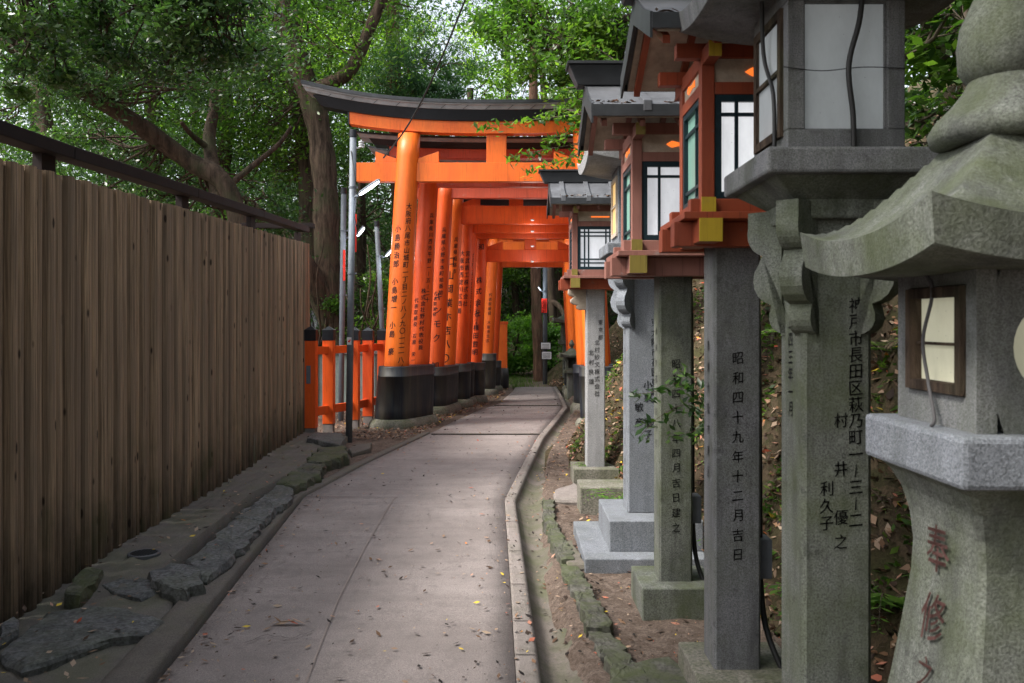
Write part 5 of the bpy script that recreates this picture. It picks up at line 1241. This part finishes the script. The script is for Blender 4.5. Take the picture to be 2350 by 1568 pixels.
# far woods: one mass
rn = np.random.default_rng(99); n = 75000
a = rn.uniform(R(-52), R(30), n); r = rn.uniform(30, 44, n); z = 13*rn.power(1.1, n)*rn.uniform(.3, 1.0, n)+rn.uniform(0, 1.2, n)
C = np.stack([np.sin(a)*r, np.cos(a)*r, z], 1); cl_ = rn.normal(size=(900, 3)); C += cl_[rn.integers(0, 900, n)]*np.array([.9, .5, .8])
o = leaf_obj('far_woods', C, .34, D_, None, rn, np.clip((np.sin(C[:, 0]*.9)+np.sin(C[:, 2]*1.7+C[:, 0]))*.25+.45, 0, 1)); tag(o, 'dense dark woods far behind everything', 'woods', kind='stuff')
# ------------------------------------------------------------------ litter and grass
def scatter(name, pts, size, rn, tint, mat, nrm_up=3.0, kind='stuff', wid=.45):
    o = leaf_obj(name, np.array(pts), size, mat, None, rn, tint, up=nrm_up, wid=wid); tag(o, kind=kind); return o
rn = np.random.default_rng(21); pts = []; tt = []; sz = []
for _ in range(2600):     # on the path, thicker towards both kerbs
    y = 2.5+17*rn.uniform()**1.6; e = rn.uniform(); e = e if rn.uniform() < .55 else (abs(rn.normal(0, .07)) if rn.uniform() < .5 else 1-abs(rn.normal(0, .09))); x = lerp(L(y), Rr(y), min(.99, max(.01, e))); pts.append((x, y, .016)); tt.append(rn.choice([.02, .02, .05, .3, .55, .75, .8]) if rn.uniform() > .015 else .95); sz.append(rn.choice([.012, .012, .014, .016, .02, .035, .045]))
for _ in range(500):     # apron
    y = 2.5+9*rn.uniform()**1.3; x = rn.uniform(FX(y), L(y)-.25); pts.append((x, y, .085 if y > 5.3 else .05)); tt.append(rn.choice([.03, .3, .6, .75, .8, .8])); sz.append(rn.choice([.015, .02, .035, .05]))
for _ in range(4200):    # gutter and soil shelf
    y = 2.5+14*rn.uniform()**1.4; x = rn.uniform(Rr(y)+.08, max(interp(TOE, y)+.1, Rr(y)+.3)); z = -.035-.05*math.sin(math.pi*min(1, (x-Rr(y))/(GRx(y)+.05-Rr(y))*1.15))+.012 if x < GRx(y) else shelf_z(x, y)+.012
    pts.append((x, y, z)); tt.append(rn.choice([.02, .02, .02, .05, .1, .35, .6, .78, .8]) if rn.uniform() > .03 else rn.choice([.93, .99])); sz.append(rn.choice([.012, .014, .016, .02, .03, .045]))
scatter('fallen_leaves', pts, np.array(sz), rn, np.array(tt), M['litter'], 3.5)
pts = []; tt = []; sz = []
for _ in range(30000):   # bank
    y = rn.uniform(1.5, 9) if rn.uniform() < .55 else rn.uniform(9, 22); d = abs(rn.normal(0, 1.4))+.02; x = interp(TOE, y)+d; pts.append((x, y, bank_z(x, y)+.012+rn.uniform(0, .02))); tt.append(rn.uniform(.15, .86)); sz.append(rn.uniform(.03, .075))
scatter('leaf_litter', pts, np.array(sz), rn, np.array(tt), M['litter'], 1.2)
pts = []; tt = []; sz = []
for _ in range(9000):   # soil by the gates, left, and beyond
    y = rn.uniform(11.6, 24); x = L(min(y, 20))-.1-abs(rn.normal(0, 1.3)); pts.append((x, y, .025)); tt.append(rn.uniform(.3, .85)); sz.append(rn.uniform(.03, .06))
scatter('leaf_litter', pts, np.array(sz), rn, np.array(tt), M['litter'], 2.0)
# a small heap of curled dead leaves on the path
q = G(655, 1437)
o = leaf_obj('dead_leaf_heap', np.array([(q.x-.06+.025*i, q.y+.01*(i % 2), .025+.004*(i % 2)) for i in range(6)]), .10, M['litter'], None, np.random.default_rng(3), np.full(6, .72), up=2.5, wid=.3); tag(o, 'small heap of curled tan dead leaves on the near path', 'dead leaves')
q = G(172, 1428, .045)
o = leaf_obj('yellow_leaf', np.array([(q.x, q.y, .05), (q.x+.015, q.y+.01, .052)]), .05, M['litter'], None, np.random.default_rng(3), np.full(2, 1.0), up=2.5, wid=.5); tag(o, 'bright yellow leaf lying on the large flat slab', 'leaf')
# grass tufts at the path's end and moss along the bank toe
def grass(name, pts, h, rn, mat):
    n = len(pts); P_ = np.array(pts); a = rn.uniform(0, 6.28, n); s = np.stack([np.cos(a), np.sin(a), np.zeros(n)], 1)*.006*(h/.12); hh = h*rn.uniform(.5, 1.2, n)
    tip = P_+np.stack([rn.normal(0, .35, n)*hh, rn.normal(0, .35, n)*hh, hh], 1)
    V = np.stack([P_-s, P_+s, tip], 1).reshape(-1, 3); Fq = np.arange(3*n).reshape(-1, 3)
    o = fast_mesh(name, V, Fq, mat, colors=np.repeat(rn.uniform(.1, .9, n), 3)); tag(o, kind='stuff'); return o
pts = []
for _ in range(2200):
    y = rn.uniform(20.9, 26); x = rn.normal(-.1, .45); pts.append((x, y, max(-.02 if y < 24 else gz(x, y), bank_z(x, y))-.01))
grass('grass', pts, .12, rn, M['leaf_mid'])
pts = []; tt = []
for _ in range(24000):   # creeping green leaves in patches on the bank
    y = rn.uniform(2, 16); d = abs(rn.normal(0, 1.1))+.05; x = interp(TOE, y)+d
    if noise.noise(Vector((x*1.9+5, y*1.9, 2))) > .08: pts.append((x, y, bank_z(x, y)+rn.uniform(.01, .09))); tt.append(rn.uniform(.1, .8))
scatter('undergrowth', pts, .05, rn, np.array(tt), Mm, .9)
pts = []
for _ in range(16000):
    y = rn.uniform(2, 14); x = interp(TOE, y)+abs(rn.normal(.3, .6)); 
    if noise.noise(Vector((x*2.2, y*2.2, 0))) > .02: pts.append((x, y, bank_z(x, y)-.005))
grass('moss', pts, .035, rn, M['leaf_dark'])
